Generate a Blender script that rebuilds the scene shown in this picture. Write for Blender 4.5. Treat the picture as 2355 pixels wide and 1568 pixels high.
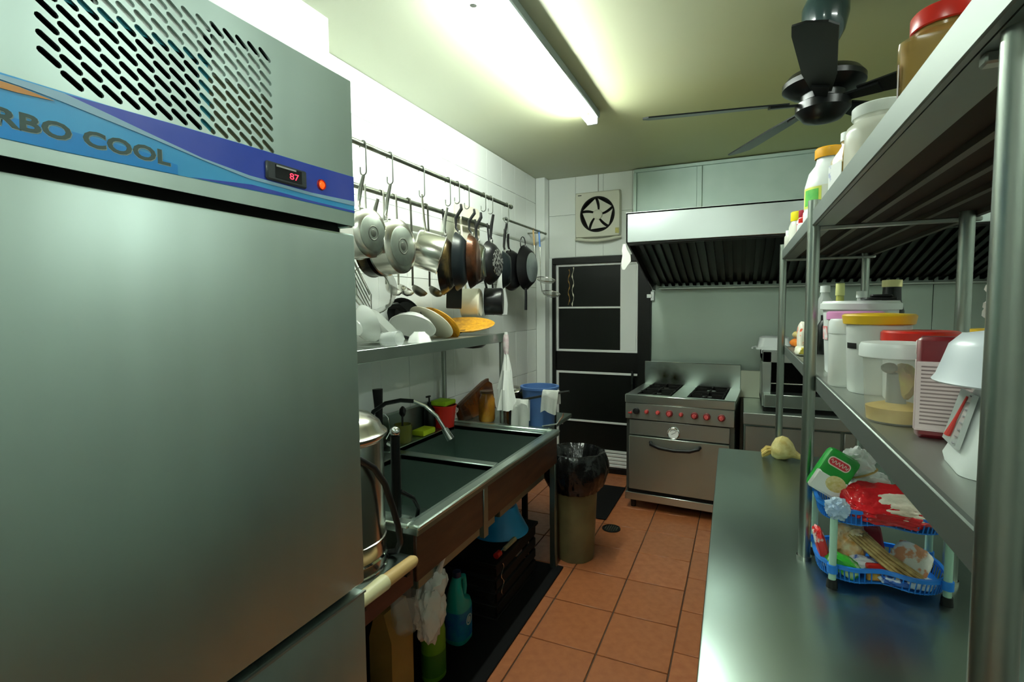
import bpy, bmesh, math, random
from mathutils import Vector, Matrix, noise
random.seed(7)
S = bpy.context.scene
for o in list(bpy.data.objects): bpy.data.objects.remove(o)
COL = S.collection
PI = math.pi

# ---------------------------------------------------------------- camera, world, exposure
cam = bpy.data.cameras.new('camera'); co = bpy.data.objects.new('camera', cam); COL.objects.link(co)
cam.sensor_width = 36.0; cam.lens = 36.0 * 1180 / 2355; cam.clip_start = 0.02
yaw, pit, rol = math.radians(24.1), math.radians(-3.85), math.radians(-0.5)
fw = Vector((-math.sin(yaw) * math.cos(pit), math.cos(yaw) * math.cos(pit), math.sin(pit)))
rt = Vector((math.cos(yaw), math.sin(yaw), 0)); up = rt.cross(fw)
r2 = math.cos(rol) * rt + math.sin(rol) * up; u2 = -math.sin(rol) * rt + math.cos(rol) * up
M4 = Matrix((r2, u2, -fw)).transposed().to_4x4(); M4.translation = (0, 0, 1.6)
co.matrix_world = M4
S.camera = co
S.view_settings.view_transform = 'Standard'; S.view_settings.look = 'None'
S.view_settings.gamma = 1.0; S.view_settings.use_curve_mapping = False
S.view_settings.exposure = 0.22
w = bpy.data.worlds.new('world'); S.world = w; w.use_nodes = True
w.node_tree.nodes['Background'].inputs[0].default_value = (0.05, 0.06, 0.06, 1)
w.node_tree.nodes['Background'].inputs[1].default_value = 0.15
TUBE_POWER = 200.0      # radiance of the fluorescent tubes
TUBE2_POWER = 60.0
TUBE3_POWER = 135.0

# ---------------------------------------------------------------- materials
MATS = {}
def mat(name, col, rough=0.5, metal=0.0, col2=None, scale=8.0, stretch=(1, 1, 1), lo=0.35, hi=0.65, bump=0.0,
        bscale=None, rvar=0.0, alpha=1.0, trans=0.0, emit=None, estr=0.0, coat=0.0, spec=0.5, detail=4.0, sss=0.0, aniso=0.0):
    if name in MATS: return MATS[name]
    m = bpy.data.materials.new(name); m.use_nodes = True; nt = m.node_tree; b = nt.nodes['Principled BSDF']
    I = b.inputs
    I['Base Color'].default_value = (*col, 1); I['Roughness'].default_value = rough; I['Metallic'].default_value = metal
    I['Alpha'].default_value = alpha; I['Transmission Weight'].default_value = trans; I['Coat Weight'].default_value = coat
    I['Specular IOR Level'].default_value = spec; I['Anisotropic'].default_value = aniso
    if emit: I['Emission Color'].default_value = (*emit, 1); I['Emission Strength'].default_value = estr
    if col2 or bump or rvar:
        tc = nt.nodes.new('ShaderNodeTexCoord'); mp = nt.nodes.new('ShaderNodeMapping')
        mp.inputs['Scale'].default_value = stretch; nt.links.new(tc.outputs['Object'], mp.inputs[0])
        n = nt.nodes.new('ShaderNodeTexNoise'); n.inputs['Scale'].default_value = scale; n.inputs['Detail'].default_value = detail
        nt.links.new(mp.outputs[0], n.inputs['Vector'])
        rp = nt.nodes.new('ShaderNodeMapRange'); rp.inputs[1].default_value = lo; rp.inputs[2].default_value = hi
        nt.links.new(n.outputs['Fac'], rp.inputs[0])
        if col2:
            mx = nt.nodes.new('ShaderNodeMix'); mx.data_type = 'RGBA'
            mx.inputs[6].default_value = (*col, 1); mx.inputs[7].default_value = (*col2, 1)
            nt.links.new(rp.outputs[0], mx.inputs[0]); nt.links.new(mx.outputs[2], I['Base Color'])
        if rvar:
            rr = nt.nodes.new('ShaderNodeMapRange'); rr.inputs[3].default_value = max(.02, rough - rvar); rr.inputs[4].default_value = rough + rvar
            nt.links.new(rp.outputs[0], rr.inputs[0]); nt.links.new(rr.outputs[0], I['Roughness'])
        if bump:
            n2 = n
            if bscale:
                n2 = nt.nodes.new('ShaderNodeTexNoise'); n2.inputs['Scale'].default_value = bscale; n2.inputs['Detail'].default_value = 3
                nt.links.new(mp.outputs[0], n2.inputs['Vector'])
            bp = nt.nodes.new('ShaderNodeBump'); bp.inputs['Strength'].default_value = bump; bp.inputs['Distance'].default_value = 0.01
            nt.links.new(n2.outputs['Fac'], bp.inputs['Height']); nt.links.new(bp.outputs[0], I['Normal'])
    MATS[name] = m; return m
def stained(name, base, spots, col, rough=.35, metal=1.0):
    """metal with scorch marks of their own shape: spots = [(x,y,z,radius)] in object space"""
    m = mat(name, base, rough, metal); nt = m.node_tree; b = nt.nodes['Principled BSDF']
    tc = nt.nodes.new('ShaderNodeTexCoord'); last = None
    ns = nt.nodes.new('ShaderNodeTexNoise'); ns.inputs['Scale'].default_value = 14; nt.links.new(tc.outputs['Object'], ns.inputs['Vector'])
    for (x, y, z, r) in spots:
        d = nt.nodes.new('ShaderNodeVectorMath'); d.operation = 'DISTANCE'; d.inputs[1].default_value = (x, y, z)
        nt.links.new(tc.outputs['Object'], d.inputs[0])
        ad = nt.nodes.new('ShaderNodeMath'); ad.operation = 'MULTIPLY_ADD'; ad.inputs[1].default_value = .09; nt.links.new(ns.outputs['Fac'], ad.inputs[0]); nt.links.new(d.outputs['Value'], ad.inputs[2])
        mr = nt.nodes.new('ShaderNodeMapRange'); mr.inputs[1].default_value = r + .09; mr.inputs[2].default_value = .045; mr.inputs[3].default_value = 0; mr.inputs[4].default_value = 1
        nt.links.new(ad.outputs[0], mr.inputs[0])
        if last is None: last = mr
        else:
            mm = nt.nodes.new('ShaderNodeMath'); mm.operation = 'MAXIMUM'; nt.links.new(last.outputs[0], mm.inputs[0]); nt.links.new(mr.outputs[0], mm.inputs[1]); last = mm
    mx = nt.nodes.new('ShaderNodeMix'); mx.data_type = 'RGBA'; mx.inputs[6].default_value = (*base, 1); mx.inputs[7].default_value = (*col, 1)
    nt.links.new(last.outputs[0], mx.inputs[0]); nt.links.new(mx.outputs[2], b.inputs['Base Color']); return m

def olive_falloff(m, base, col, c, r0, r1):
    """olive falloff away from the tube, painted into the ceiling colour"""
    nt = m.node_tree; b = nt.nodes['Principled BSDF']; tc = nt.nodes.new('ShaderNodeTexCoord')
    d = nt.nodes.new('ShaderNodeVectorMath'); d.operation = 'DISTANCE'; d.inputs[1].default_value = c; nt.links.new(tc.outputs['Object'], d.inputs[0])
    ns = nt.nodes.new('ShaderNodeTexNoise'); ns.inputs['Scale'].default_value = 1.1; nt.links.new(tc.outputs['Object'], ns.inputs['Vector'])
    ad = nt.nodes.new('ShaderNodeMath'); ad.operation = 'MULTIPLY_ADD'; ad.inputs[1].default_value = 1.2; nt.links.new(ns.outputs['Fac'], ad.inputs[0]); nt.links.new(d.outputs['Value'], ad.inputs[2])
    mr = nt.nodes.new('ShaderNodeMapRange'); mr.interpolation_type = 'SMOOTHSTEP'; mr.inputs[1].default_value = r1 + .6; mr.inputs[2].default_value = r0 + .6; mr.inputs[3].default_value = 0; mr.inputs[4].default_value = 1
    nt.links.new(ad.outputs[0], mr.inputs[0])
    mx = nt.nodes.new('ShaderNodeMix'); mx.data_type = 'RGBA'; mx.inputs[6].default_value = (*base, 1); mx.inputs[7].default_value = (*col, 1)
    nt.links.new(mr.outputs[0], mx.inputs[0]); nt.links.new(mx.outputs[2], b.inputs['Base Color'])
steel = mat('brushed_steel', (.60, .66, .62), .30, 1.0, col2=(.54, .60, .56), scale=2.2, stretch=(1, 1, .25), rvar=.03, detail=1, lo=.2, hi=.8)
steelF = mat('fridge_steel', (.52, .64, .60), .42, 1.0, col2=(.42, .52, .48), scale=2.2, stretch=(1, 3.0, .3), rvar=.05, detail=2, lo=.25, hi=.75)
steelT = mat('table_steel', (.37, .46, .42), .28, 1.0)
steelS = mat('shelf_steel', (.46, .49, .46), .42, 1.0, col2=(.40, .43, .39), scale=3, rvar=.03, detail=1, lo=.2, hi=.8)
steelD = mat('dull_sink_steel', (.30, .38, .34), .38, 1.0, col2=(.24, .30, .27), scale=3, rvar=.03, detail=1, lo=.2, hi=.8)
steelP = mat('pot_steel', (.70, .69, .64), .20, 1.0, col2=(.60, .58, .52), scale=5, rvar=.03, detail=1, lo=.2, hi=.8)
potbase = mat('pot_base_steel', (.33, .37, .32), .40, 1.0, col2=(.27, .30, .26), scale=20)
galv = mat('galvanised_sheet', (.50, .60, .55), .5, .7, col2=(.43, .54, .49), scale=5, detail=2, lo=.2, hi=.8)
splashM = mat('splash_steel', (.50, .58, .52), .40, 1.0, col2=(.42, .49, .43), scale=1.4, rvar=.04, detail=1, lo=.2, hi=.8)
chrome = mat('chrome', (.85, .86, .86), .08, 1.0)
railM = mat('rail_metal', (.20, .22, .18), .38, .9, col2=(.13, .14, .10), scale=20)
blackP = mat('black_plastic', (.009, .009, .009), .42, spec=.3)
blackG = mat('black_gloss', (.005, .006, .006), .28, spec=.35)
blackM = mat('matt_black', (.006, .006, .005), .7, spec=.2)
greaseM = mat('greasy_black_metal', (.012, .012, .010), .36, .3, spec=.3)
bagB = mat('black_bin_bag', (.004, .004, .004), .22, bump=.5, bscale=22)
nonstick = mat('black_nonstick', (.008, .008, .009), .28, spec=.3)
panBlue = mat('pan_blue_black', (.006, .009, .011), .32, spec=.25)
panBrown = mat('pan_copper_brown', (.13, .045, .018), .25, .6, col2=(.012, .008, .006), scale=7)
panOlive = mat('pan_scorched_gold', (.17, .115, .04), .25, .7, col2=(.012, .010, .008), scale=7, lo=.38, hi=.56)
wallT = mat('white_wall_tile', (.84, .87, .83), .16, col2=(.79, .83, .79), scale=1.6, coat=.2)
grout = mat('grout', (.47, .50, .46), .8)
plasterW = mat('white_plaster', (.86, .88, .86), .6)
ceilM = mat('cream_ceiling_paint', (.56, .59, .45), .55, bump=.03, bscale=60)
olive_falloff(ceilM, (.56, .59, .45), (.50, .50, .23), (.45, 3.8, 2.83), .4, 2.6)  # far ceiling dims to olive in the paint colour itself
terra = mat('terracotta_tile', (.37, .120, .042), .42, col2=(.30, .092, .030), scale=24, rvar=.05, bump=.06, bscale=60, lo=.3, hi=.7)
terra2 = mat('terracotta_tile_worn', (.40, .135, .050), .44, col2=(.33, .10, .036), scale=20, rvar=.05, bump=.06, bscale=60)
fgrout = mat('floor_joint', (.07, .035, .02), .85)
whiteP = mat('white_plastic', (.80, .84, .82), .35, sss=.1)
whiteE = mat('white_enamel', (.88, .89, .85), .2, coat=.3)
creamE = mat('cream_enamel', (.74, .70, .55), .3)
offP = mat('aged_white_plastic', (.66, .66, .54), .4)
clearP = mat('clear_plastic', (.84, .84, .74), .15, alpha=.28)
milkP = mat('milky_plastic', (.80, .80, .70), .3, alpha=.62)
frostP = mat('frosted_plastic', (.82, .86, .82), .3, alpha=.80)
bagC = mat('clear_bag', (.85, .85, .8), .18, alpha=.16)
bagW = mat('white_bag', (.86, .87, .85), .25, alpha=.90, bump=.35, bscale=22)
redP = mat('red_plastic', (.62, .02, .012), .3)
orangeP = mat('orange_plastic', (.86, .40, .015), .35)
amberP = mat('amber_lid', (.80, .50, .02), .35)
yellowP = mat('yellow_plastic', (.85, .70, .01), .35)
pinkP = mat('pink_plastic', (.80, .32, .62), .35)
blueP = mat('blue_plastic', (.015, .20, .72), .3)
blueB = mat('blue_basin', (.01, .30, .70), .3)
blueBin = mat('dull_blue_bin', (.05, .12, .30), .45)
tealP = mat('teal_bottle', (.01, .42, .38), .3)
greenP = mat('green_bottle', (.18, .42, .02), .35)
limeP = mat('lime_sponge', (.50, .62, .01), .8, bump=.3, bscale=120)
brownPow = mat('brown_spice_powder', (.30, .155, .02), .8, col2=(.25, .12, .015), scale=40)
yellowPow = mat('yellow_spice', (.62, .44, .10), .8, col2=(.55, .36, .06), scale=40)
whitePow = mat('white_powder', (.84, .84, .78), .8)
woodL = mat('pale_wood', (.62, .42, .17), .5, col2=(.52, .33, .12), scale=9, stretch=(4, .4, 4))
woodD = mat('brown_wood_panel', (.085, .034, .015), .42, col2=(.045, .017, .008), scale=5, stretch=(1, 1, 6), detail=6)
lacq = mat('amber_lacquer', (.20, .055, .006), .16, col2=(.03, .008, .003), scale=5, coat=.4)
wicker = mat('ochre_wicker', (.66, .32, .012), .5, col2=(.45, .20, .008), scale=40, bump=.3, bscale=60)
clothW = mat('white_cotton', (.80, .81, .76), .9, bump=.2, bscale=200)
meshM = mat('wire_mesh', (.55, .56, .52), .4, .8, alpha=.38)
screenM = mat('dark_screen', (.005, .006, .005), .3, spec=.3)
doorK = mat('black_door_frame', (.004, .004, .0035), .35, spec=.3)
doorW = mat('white_aluminium', (.74, .76, .73), .4)
redknob = mat('red_knob', (.45, .025, .02), .3)
matShade = mat('black_mat_and_shade', (.005, .005, .005), .8, spec=.12)  # rubber mat by the range, and the shade sheet under the sink
tubeM = mat('fluorescent_tube', (.9, .95, .9), .4, emit=(.90, 1.0, .92), estr=TUBE_POWER)
tube2M = mat('fluorescent_tube_far', (.9, .95, .9), .4, emit=(.90, 1.0, .92), estr=TUBE2_POWER)
tube3M = mat('fluorescent_tube_rear', (.9, .95, .9), .4, emit=(.90, 1.0, .92), estr=TUBE3_POWER)
binM = mat('olive_bin', (.17, .15, .065), .45, col2=(.13, .11, .05), scale=8)
cardM = mat('beige_board', (.62, .58, .47), .6)

# ---------------------------------------------------------------- mesh builder
class B:
    def __init__(s): s.b = bmesh.new()
    def _m(s, geo, M):
        if M is not None: bmesh.ops.transform(s.b, matrix=M, verts=geo)
    def box(s, lo, hi, bev=0.0, M=None, seg=1):
        r = bmesh.ops.create_cube(s.b, size=1.0); v = r['verts']
        for q in v:
            for i in range(3): q.co[i] = lo[i] + (q.co[i] + .5) * (hi[i] - lo[i])
        if bev > 0:
            es = list({e for q in v for e in q.link_edges})
            rr = bmesh.ops.bevel(s.b, geom=es, offset=bev, segments=seg, affect='EDGES', profile=.5)
            v = list({q for f in rr['faces'] for q in f.verts} | {q for q in v if q.is_valid})
            # everything linked
            seen = set(v); st = list(v)
            while st:
                q = st.pop()
                for e in q.link_edges:
                    t = e.other_vert(q)
                    if t not in seen: seen.add(t); st.append(t)
            v = list(seen)
        s._m(v, M); return s
    def lathe(s, prof, c=(0, 0, 0), n=32, M=None, fn=None, a0=0, a1=2 * PI):
        """prof [(r,z)], revolved about Z through c; fn(angle,r,z)->r"""
        full = abs(a1 - a0 - 2 * PI) < 1e-6; m = n if full else n + 1; rows = []; allv = []
        for (r, z) in prof:
            if r < 1e-6:
                v = s.b.verts.new((c[0], c[1], c[2] + z)); rows.append([v]); allv.append(v)
            else:
                L = []
                for k in range(m):
                    a = a0 + (a1 - a0) * k / n; rr = fn(a, r, z) if fn else r
                    v = s.b.verts.new((c[0] + rr * math.cos(a), c[1] + rr * math.sin(a), c[2] + z)); L.append(v); allv.append(v)
                rows.append(L)
        for A, Bq in zip(rows, rows[1:]):
            for k in range(n):
                k2 = (k + 1) % m
                try:
                    if len(A) == 1 and len(Bq) == 1: continue
                    if len(A) == 1: s.b.faces.new((A[0], Bq[k2], Bq[k]))
                    elif len(Bq) == 1: s.b.faces.new((A[k], A[k2], Bq[0]))
                    else: s.b.faces.new((A[k], A[k2], Bq[k2], Bq[k]))
                except ValueError: pass
        s._m(allv, M); return s
    def cyl(s, p0, p1, r0, r1=None, n=16):
        p0 = Vector(p0); p1 = Vector(p1); r1 = r0 if r1 is None else r1; L = (p1 - p0).length
        M = Matrix.Translation(p0) @ Vector((0, 0, 1)).rotation_difference(p1 - p0).to_matrix().to_4x4()
        return s.lathe([(0, 0), (r0, 0), (r1, L), (0, L)], n=n, M=M)
    def tube(s, pts, r, n=10, caps=True, flat=1.0):
        pts = [Vector(q) for q in pts]; rs = r if isinstance(r, (list, tuple)) else [r] * len(pts)
        rows = []; prev = None
        for i, q in enumerate(pts):
            t = (pts[min(i + 1, len(pts) - 1)] - pts[max(i - 1, 0)]).normalized()
            if prev is None:
                a = Vector((0, 0, 1)) if abs(t.z) < .9 else Vector((1, 0, 0)); x = t.cross(a).normalized()
            else: x = (prev - t * prev.dot(t)).normalized()
            prev = x; y = t.cross(x)
            rows.append([s.b.verts.new(q + rs[i] * (math.cos(2 * PI * k / n) * x + flat * math.sin(2 * PI * k / n) * y)) for k in range(n)])
        for A, Bq in zip(rows, rows[1:]):
            for k in range(n): s.b.faces.new((A[k], A[(k + 1) % n], Bq[(k + 1) % n], Bq[k]))
        if caps: s.b.faces.new(rows[0][::-1]); s.b.faces.new(rows[-1])
        return s
    def prism(s, poly, h, M=None):
        """poly [(x,y)] extruded 0..h in z then M"""
        A = [s.b.verts.new((x, y, 0)) for x, y in poly]; T = [s.b.verts.new((x, y, h)) for x, y in poly]; n = len(poly)
        s.b.faces.new(A[::-1]); s.b.faces.new(T)
        for k in range(n): s.b.faces.new((A[k], A[(k + 1) % n], T[(k + 1) % n], T[k]))
        s._m(A + T, M); return s
    def loft(s, rings, cap=True, M=None):
        rows = [[s.b.verts.new(q) for q in R] for R in rings]; n = len(rows[0])
        for A, Bq in zip(rows, rows[1:]):
            for k in range(n): s.b.faces.new((A[k], A[(k + 1) % n], Bq[(k + 1) % n], Bq[k]))
        if cap: s.b.faces.new(rows[0][::-1]); s.b.faces.new(rows[-1])
        s._m([v for R in rows for v in R], M); return s
    def blob(s, c, size, amp=.15, freq=2.0, sub=3, seed=0, M=None, flat=None, sq=1.0):
        r = bmesh.ops.create_icosphere(s.b, subdivisions=sub, radius=1.0); v = r['verts']
        for q in v:
            d = q.co.normalized(); p = d * freq + Vector((seed * 3.7, seed * 1.3, seed))
            k = 1 + amp * (noise.noise(p) + .5 * noise.noise(p * 2.3) + .35 * abs(noise.noise(p * 4.1)))
            e = Vector([math.copysign(abs(t) ** sq, t) for t in d])
            q.co = Vector((e.x * size[0], e.y * size[1], e.z * size[2])) * k
            if flat is not None and q.co.z < flat: q.co.z = flat + (q.co.z - flat) * .06
        MM = Matrix.Translation(c) @ (M if M is not None else Matrix())
        s._m(v, MM); return s
    def grid(s, nu, nv, fn, thick=0.0):
        V = [[s.b.verts.new(fn(i / nu, j / nv)) for j in range(nv + 1)] for i in range(nu + 1)]; F = []
        for i in range(nu):
            for j in range(nv): F.append(s.b.faces.new((V[i][j], V[i + 1][j], V[i + 1][j + 1], V[i][j + 1])))
        if thick: bmesh.ops.solidify(s.b, geom=F, thickness=thick)
        return s
    def xf(s, M): bmesh.ops.transform(s.b, matrix=M, verts=s.b.verts[:]); return s

ROOTM = {}
def mk(name, bld, material, inv=None, smooth=True, angle=38):
    me = bpy.data.meshes.new(name); bmesh.ops.recalc_face_normals(bld.b, faces=bld.b.faces[:]); bld.b.to_mesh(me); bld.b.free()
    if inv is not None: me.transform(inv)
    me.materials.append(material)
    if smooth:
        me.polygons.foreach_set('use_smooth', [True] * len(me.polygons)); me.set_sharp_from_angle(angle=math.radians(angle))
    o = bpy.data.objects.new(name, me); COL.objects.link(o); return o
def tag(o, label=None, cat=None, group=None, kind=None):
    if label: o['label'] = label
    if cat: o['category'] = cat
    if group: o['group'] = group
    if kind: o['kind'] = kind
    return o
def thing(name, label, cat, loc, rotz=0.0, group=None, local=False):
    o = bpy.data.objects.new(name, None); COL.objects.link(o); o.empty_display_size = .05
    o.location = loc; o.rotation_euler = (0, 0, rotz); tag(o, label, cat, group)
    ROOTM[o] = None if local else (Matrix.Translation(loc) @ Matrix.Rotation(rotz, 4, 'Z')).inverted(); return o
def part(root, name, bld, material, parent=None, label=None, smooth=True, kind=None, angle=38):
    o = mk(name, bld, material, ROOTM[root], smooth, angle); o.parent = parent or root; tag(o, label, kind=kind); return o
def solo(name, label, cat, loc, bld, material, group=None, smooth=True):
    """a thing of one mesh, origin at its base"""
    o = mk(name, bld, material, Matrix.Translation(-Vector(loc)), smooth); o.location = loc; tag(o, label, cat, group)
    ROOTM[o] = Matrix.Translation(-Vector(loc)); return o
def struct(name, bld, material, label=None):
    o = mk(name, bld, material, None, True); tag(o, label, kind='structure'); ROOTM[o] = Matrix(); return o
def share(src, name, parent, M):
    o = bpy.data.objects.new(name, src); COL.objects.link(o); o.parent = parent; o.matrix_local = M; return o
def arc(c, r, a0, a1, n, ax='xz'):
    out = []
    for k in range(n + 1):
        a = a0 + (a1 - a0) * k / n; u, v = r * math.cos(a), r * math.sin(a)
        out.append(Vector(c) + (Vector((u, 0, v)) if ax == 'xz' else Vector((0, u, v)) if ax == 'yz' else Vector((u, v, 0))))
    return out
def rrect(w, d, r, n=5, c=(0, 0), z=0.0):
    P = []
    for (sx, sy, a) in ((1, 1, 0), (-1, 1, PI / 2), (-1, -1, PI), (1, -1, 3 * PI / 2)):
        for k in range(n + 1):
            t = a + PI / 2 * k / n; P.append((c[0] + sx * (w / 2 - r) + r * math.cos(t), c[1] + sy * (d / 2 - r) + r * math.sin(t), z))
    return P
def textmesh(s, size, ext=0.0, font_off=0.0):
    cu = bpy.data.curves.new('t', 'FONT'); cu.body = s; cu.size = size; cu.extrude = ext; cu.offset = font_off; cu.resolution_u = 3
    o = bpy.data.objects.new('t', cu); COL.objects.link(o); dg = bpy.context.evaluated_depsgraph_get()
    me = bpy.data.meshes.new_from_object(o.evaluated_get(dg)); bpy.data.objects.remove(o); return me
def textpart(root, name, s, size, material, M, parent=None, width=None, off=0.0, label=None, ext=.0003):
    me = textmesh(s, size, ext, off)
    if width:
        xs = [v.co.x for v in me.vertices]; x0, x1 = min(xs), max(xs)
        me.transform(Matrix.Diagonal((width / (x1 - x0), 1, 1, 1)) @ Matrix.Translation((-x0, 0, 0)))
    me.transform(M)
    if ROOTM.get(root) is not None: me.transform(ROOTM[root])
    me.materials.clear(); me.materials.append(material)
    o = bpy.data.objects.new(name, me); COL.objects.link(o); o.parent = parent or root; tag(o, label); return o
def frame(o, x, y):
    """matrix with origin o, local x and y axes, z = x cross y"""
    x = Vector(x).normalized(); z = x.cross(Vector(y)).normalized(); y = z.cross(x)
    M = Matrix((x, y, z)).transposed().to_4x4(); M.translation = o; return M

# ---------------------------------------------------------------- the room shell
XL, XR, YB, YF, ZC = -1.84, 1.90, 4.81, -1.6, 2.83
fl = struct('floor', B().box((XL - .1, YF - .1, -.1), (XR + .1, YB + .1, -.006)), fgrout)
TW, TD = .3235, .355
tm = B().box((-TW / 2 + .003, -TD / 2 + .003, -.012), (TW / 2 - .003, TD / 2 - .003, 0), .0025)
t0 = mk('tile', tm, terra); bpy.data.objects.remove(t0); tileA = bpy.data.meshes['tile']
tileB = tileA.copy(); tileB.materials.clear(); tileB.materials.append(terra2)
i0 = math.floor((XL + .583) / TW); i1 = math.ceil((XR + .583) / TW); j0 = math.floor((YF - 2.215) / TD); j1 = math.ceil((YB - 2.215) / TD)
for i in range(i0, i1):
    for j in range(j0, j1):
        cx, cy = -.583 + (i + .5) * TW, 2.215 + (j + .5) * TD
        if cx - TW / 2 < XL - .2 or cx + TW / 2 > XR + .3: continue
        dj = (.15 if i >= 1 else 0)
        if not (1.4 < cy) and not (-1.3 < cx < .6): continue
        M = Matrix.Translation((cx, cy + (.16 if i == 1 else 0), random.uniform(-.0012, .0006)))
        share(tileA if random.random() < .6 else tileB, 'tile', fl, M)
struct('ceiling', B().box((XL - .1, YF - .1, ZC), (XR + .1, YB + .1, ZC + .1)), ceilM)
wl = struct('wall_left', B().box((XL - .1, YF - .1, 0), (XL - .007, YB + .1, ZC)), grout)
wb = struct('wall_back', B().box((XL, YB + .007, 0), (XR + .1, YB + .1, ZC)), grout)
struct('wall_right', B().box((XR, YF - .1, 0), (XR + .1, YB, ZC)), mat('grey_green_plaster', (.50, .56, .52), .6))
struct('wall_front', B().box((XL, YF - .1, 0), (XR, YF, ZC)), MATS['grey_green_plaster'])
struct('trim_1', B().box((XL, 1.02, 0), (-1.63, 1.76, ZC), .003), plasterW)          # pilaster behind the refrigerator
struct('trim_2', B().box((XL, 4.70, 0), (-1.745, YB, ZC), .003), wallT)              # pilaster in the far corner
WT, HT = .27, .405
def walltiles(parent, axis, lo, hi, z0, z1, fixed, skip=None):
    k = 0; a = lo; cache = {}
    while a < hi - .02:
        wq = min(WT, hi - a); zz = z0
        while zz < z1 - .02:
            hq = min(HT, z1 - zz); key = (round(wq, 3), round(hq, 3))
            if not (skip and skip(a + wq / 2, zz + hq / 2)):
                if key not in cache:
                    b = B()
                    if axis == 'y': b.box((0, .0012, .0012), (.008, wq - .0012, hq - .0012), .0012)
                    else: b.box((.0012, -.008, .0012), (wq - .0012, 0, hq - .0012), .0012)
                    o = mk('tile', b, wallT); cache[key] = o.data; bpy.data.objects.remove(o)
                loc = (fixed - .008, a, zz) if axis == 'y' else (a, fixed + .008, zz)
                share(cache[key], 'tile', parent, Matrix.Translation(loc))
            zz += HT
        a += WT
walltiles(wl, 'y', 1.77, 4.70, .16, ZC - .001, XL)
walltiles(wb, 'x', -1.742, -.90, 2.07, ZC - .001, YB)
struct('trim_3', B().box((-1.742, YB - .001, 0), (-1.69, YB + .01, 2.07)), wallT)

# door in the back wall
dr = struct('door_1', B().box((-1.69, 4.74, 2.0), (-.75, YB + .006, 2.06), .003).box((-1.69, 4.74, 0), (-1.655, YB + .006, 2.0), .003)
            .box((-.862, 4.74, 0), (-.75, YB + .006, 2.0), .003).box((-1.655, 4.765, .97), (-.862, YB, 1.16), .003).box((-1.655, 4.765, 0), (-.862, YB, .055), .003), doorK)
def dpart(n, b, m, **k): return part(dr, n, b, m, **k)
dpart('mesh_screen', B().box((-1.64, 4.785, 1.18), (-1.03, 4.80, 1.985)), screenM)
dpart('mesh_screen', B().box((-1.64, 4.785, .22), (-.87, 4.80, .955)), screenM)
fb = .022
dpart('panel_frame', B().box((-1.655, 4.765, 1.16), (-1.633, 4.785, 2.0), .002).box((-1.633, 4.765, 1.978), (-.868, 4.785, 2.0), .002).box((-1.633, 4.765, 1.16), (-.868, 4.785, 1.182), .002)
      .box((-.885, 4.765, 1.182), (-.868, 4.785, 1.978), .002).box((-1.633, 4.765, 1.575), (-1.03, 4.785, 1.592), .002), doorW)
dpart('side_panel', B().box((-1.03, 4.772, 1.182), (-.885, 4.79, 1.978), .002), doorW)
dpart('panel_frame', B().box((-1.655, 4.765, .2), (-1.633, 4.785, .97), .002).box((-1.633, 4.765, .948), (-.868, 4.785, .97), .002).box((-1.633, 4.765, .2), (-.868, 4.785, .222), .002)
      .box((-1.633, 4.765, .478), (-.868, 4.785, .495), .002), doorW)
for k in range(4):
    dpart('louvre_slat', B().box((-1.655, 4.765, .06 + k * .034), (-.868, 4.79, .09 + k * .034), .006), doorW)
dpart('door_handle', B().cyl((-.905, 4.76, .93), (-.905, 4.72, .93), .012).tube([(-.905, 4.725, 1.0), (-.905, 4.715, .93), (-.9, 4.715, .82)], .011), blackG)
dpart('latch', B().box((-1.60, 4.745, .44), (-1.58, 4.765, .52), .004).cyl((-1.59, 4.745, .5), (-1.55, 4.735, .53), .007), chrome)
dpart('reflection_strand', B().tube([(-1.53 + .008 * math.sin(k), 4.782, 1.95 - k * .02) for k in range(18)], [.002 + .004 * (k % 3 == 0) for k in range(18)], n=6), mat('amber_glint', (.35, .2, .06), .2))  # strands stand in for reflection spots on the dark screen
dpart('reflection_strand', B().tube([(-1.49 + .008 * math.sin(k + 1), 4.782, 1.97 - k * .022) for k in range(18)], [.002 + .005 * (k % 4 == 0) for k in range(18)], n=6), mat('pale_glint', (.8, .76, .6), .2))

# galvanised panels and splashback on the back wall
t = thing('wall_cladding', 'galvanised sheet panels on the back wall above the range hood', 'cladding', (-.9, 4.76, 2.2))
for (a, c) in ((-.90, -.355), (-.35, .75), (.755, XR)):
    part(t, 'panel', B().box((a, 4.775, 2.20), (c - .004, YB, 2.80), .004), galv)
part(t, 'edge_strip', B().box((-.91, 4.755, 2.79), (XR, 4.775, 2.82), .003).box((-.915, 4.755, 2.2), (-.885, 4.775, 2.79), .003), galv)
part(t, 'edge_strip', B().box((-.375, 4.76, 2.2), (-.33, 4.775, 2.79), .003), galv)
t = thing('splashback', 'brushed steel splashback behind the cooking range', 'splashback', (-.75, 4.80, .3))
for (a, c) in ((-.748, .30), (.302, 1.30), (1.302, XR)):
    part(t, 'panel', B().box((a, 4.785, .25), (c, YB + .005, 2.15), .002), splashM)
solo('wall_switch', 'small white electrical box on the splashback beside the door', 'switch', (-.76, 4.785, 1.64),
     B().box((-.805, 4.745, 1.64), (-.72, 4.785, 1.725), .006).box((-.785, 4.738, 1.665), (-.74, 4.747, 1.70), .003), whiteP)

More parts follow.
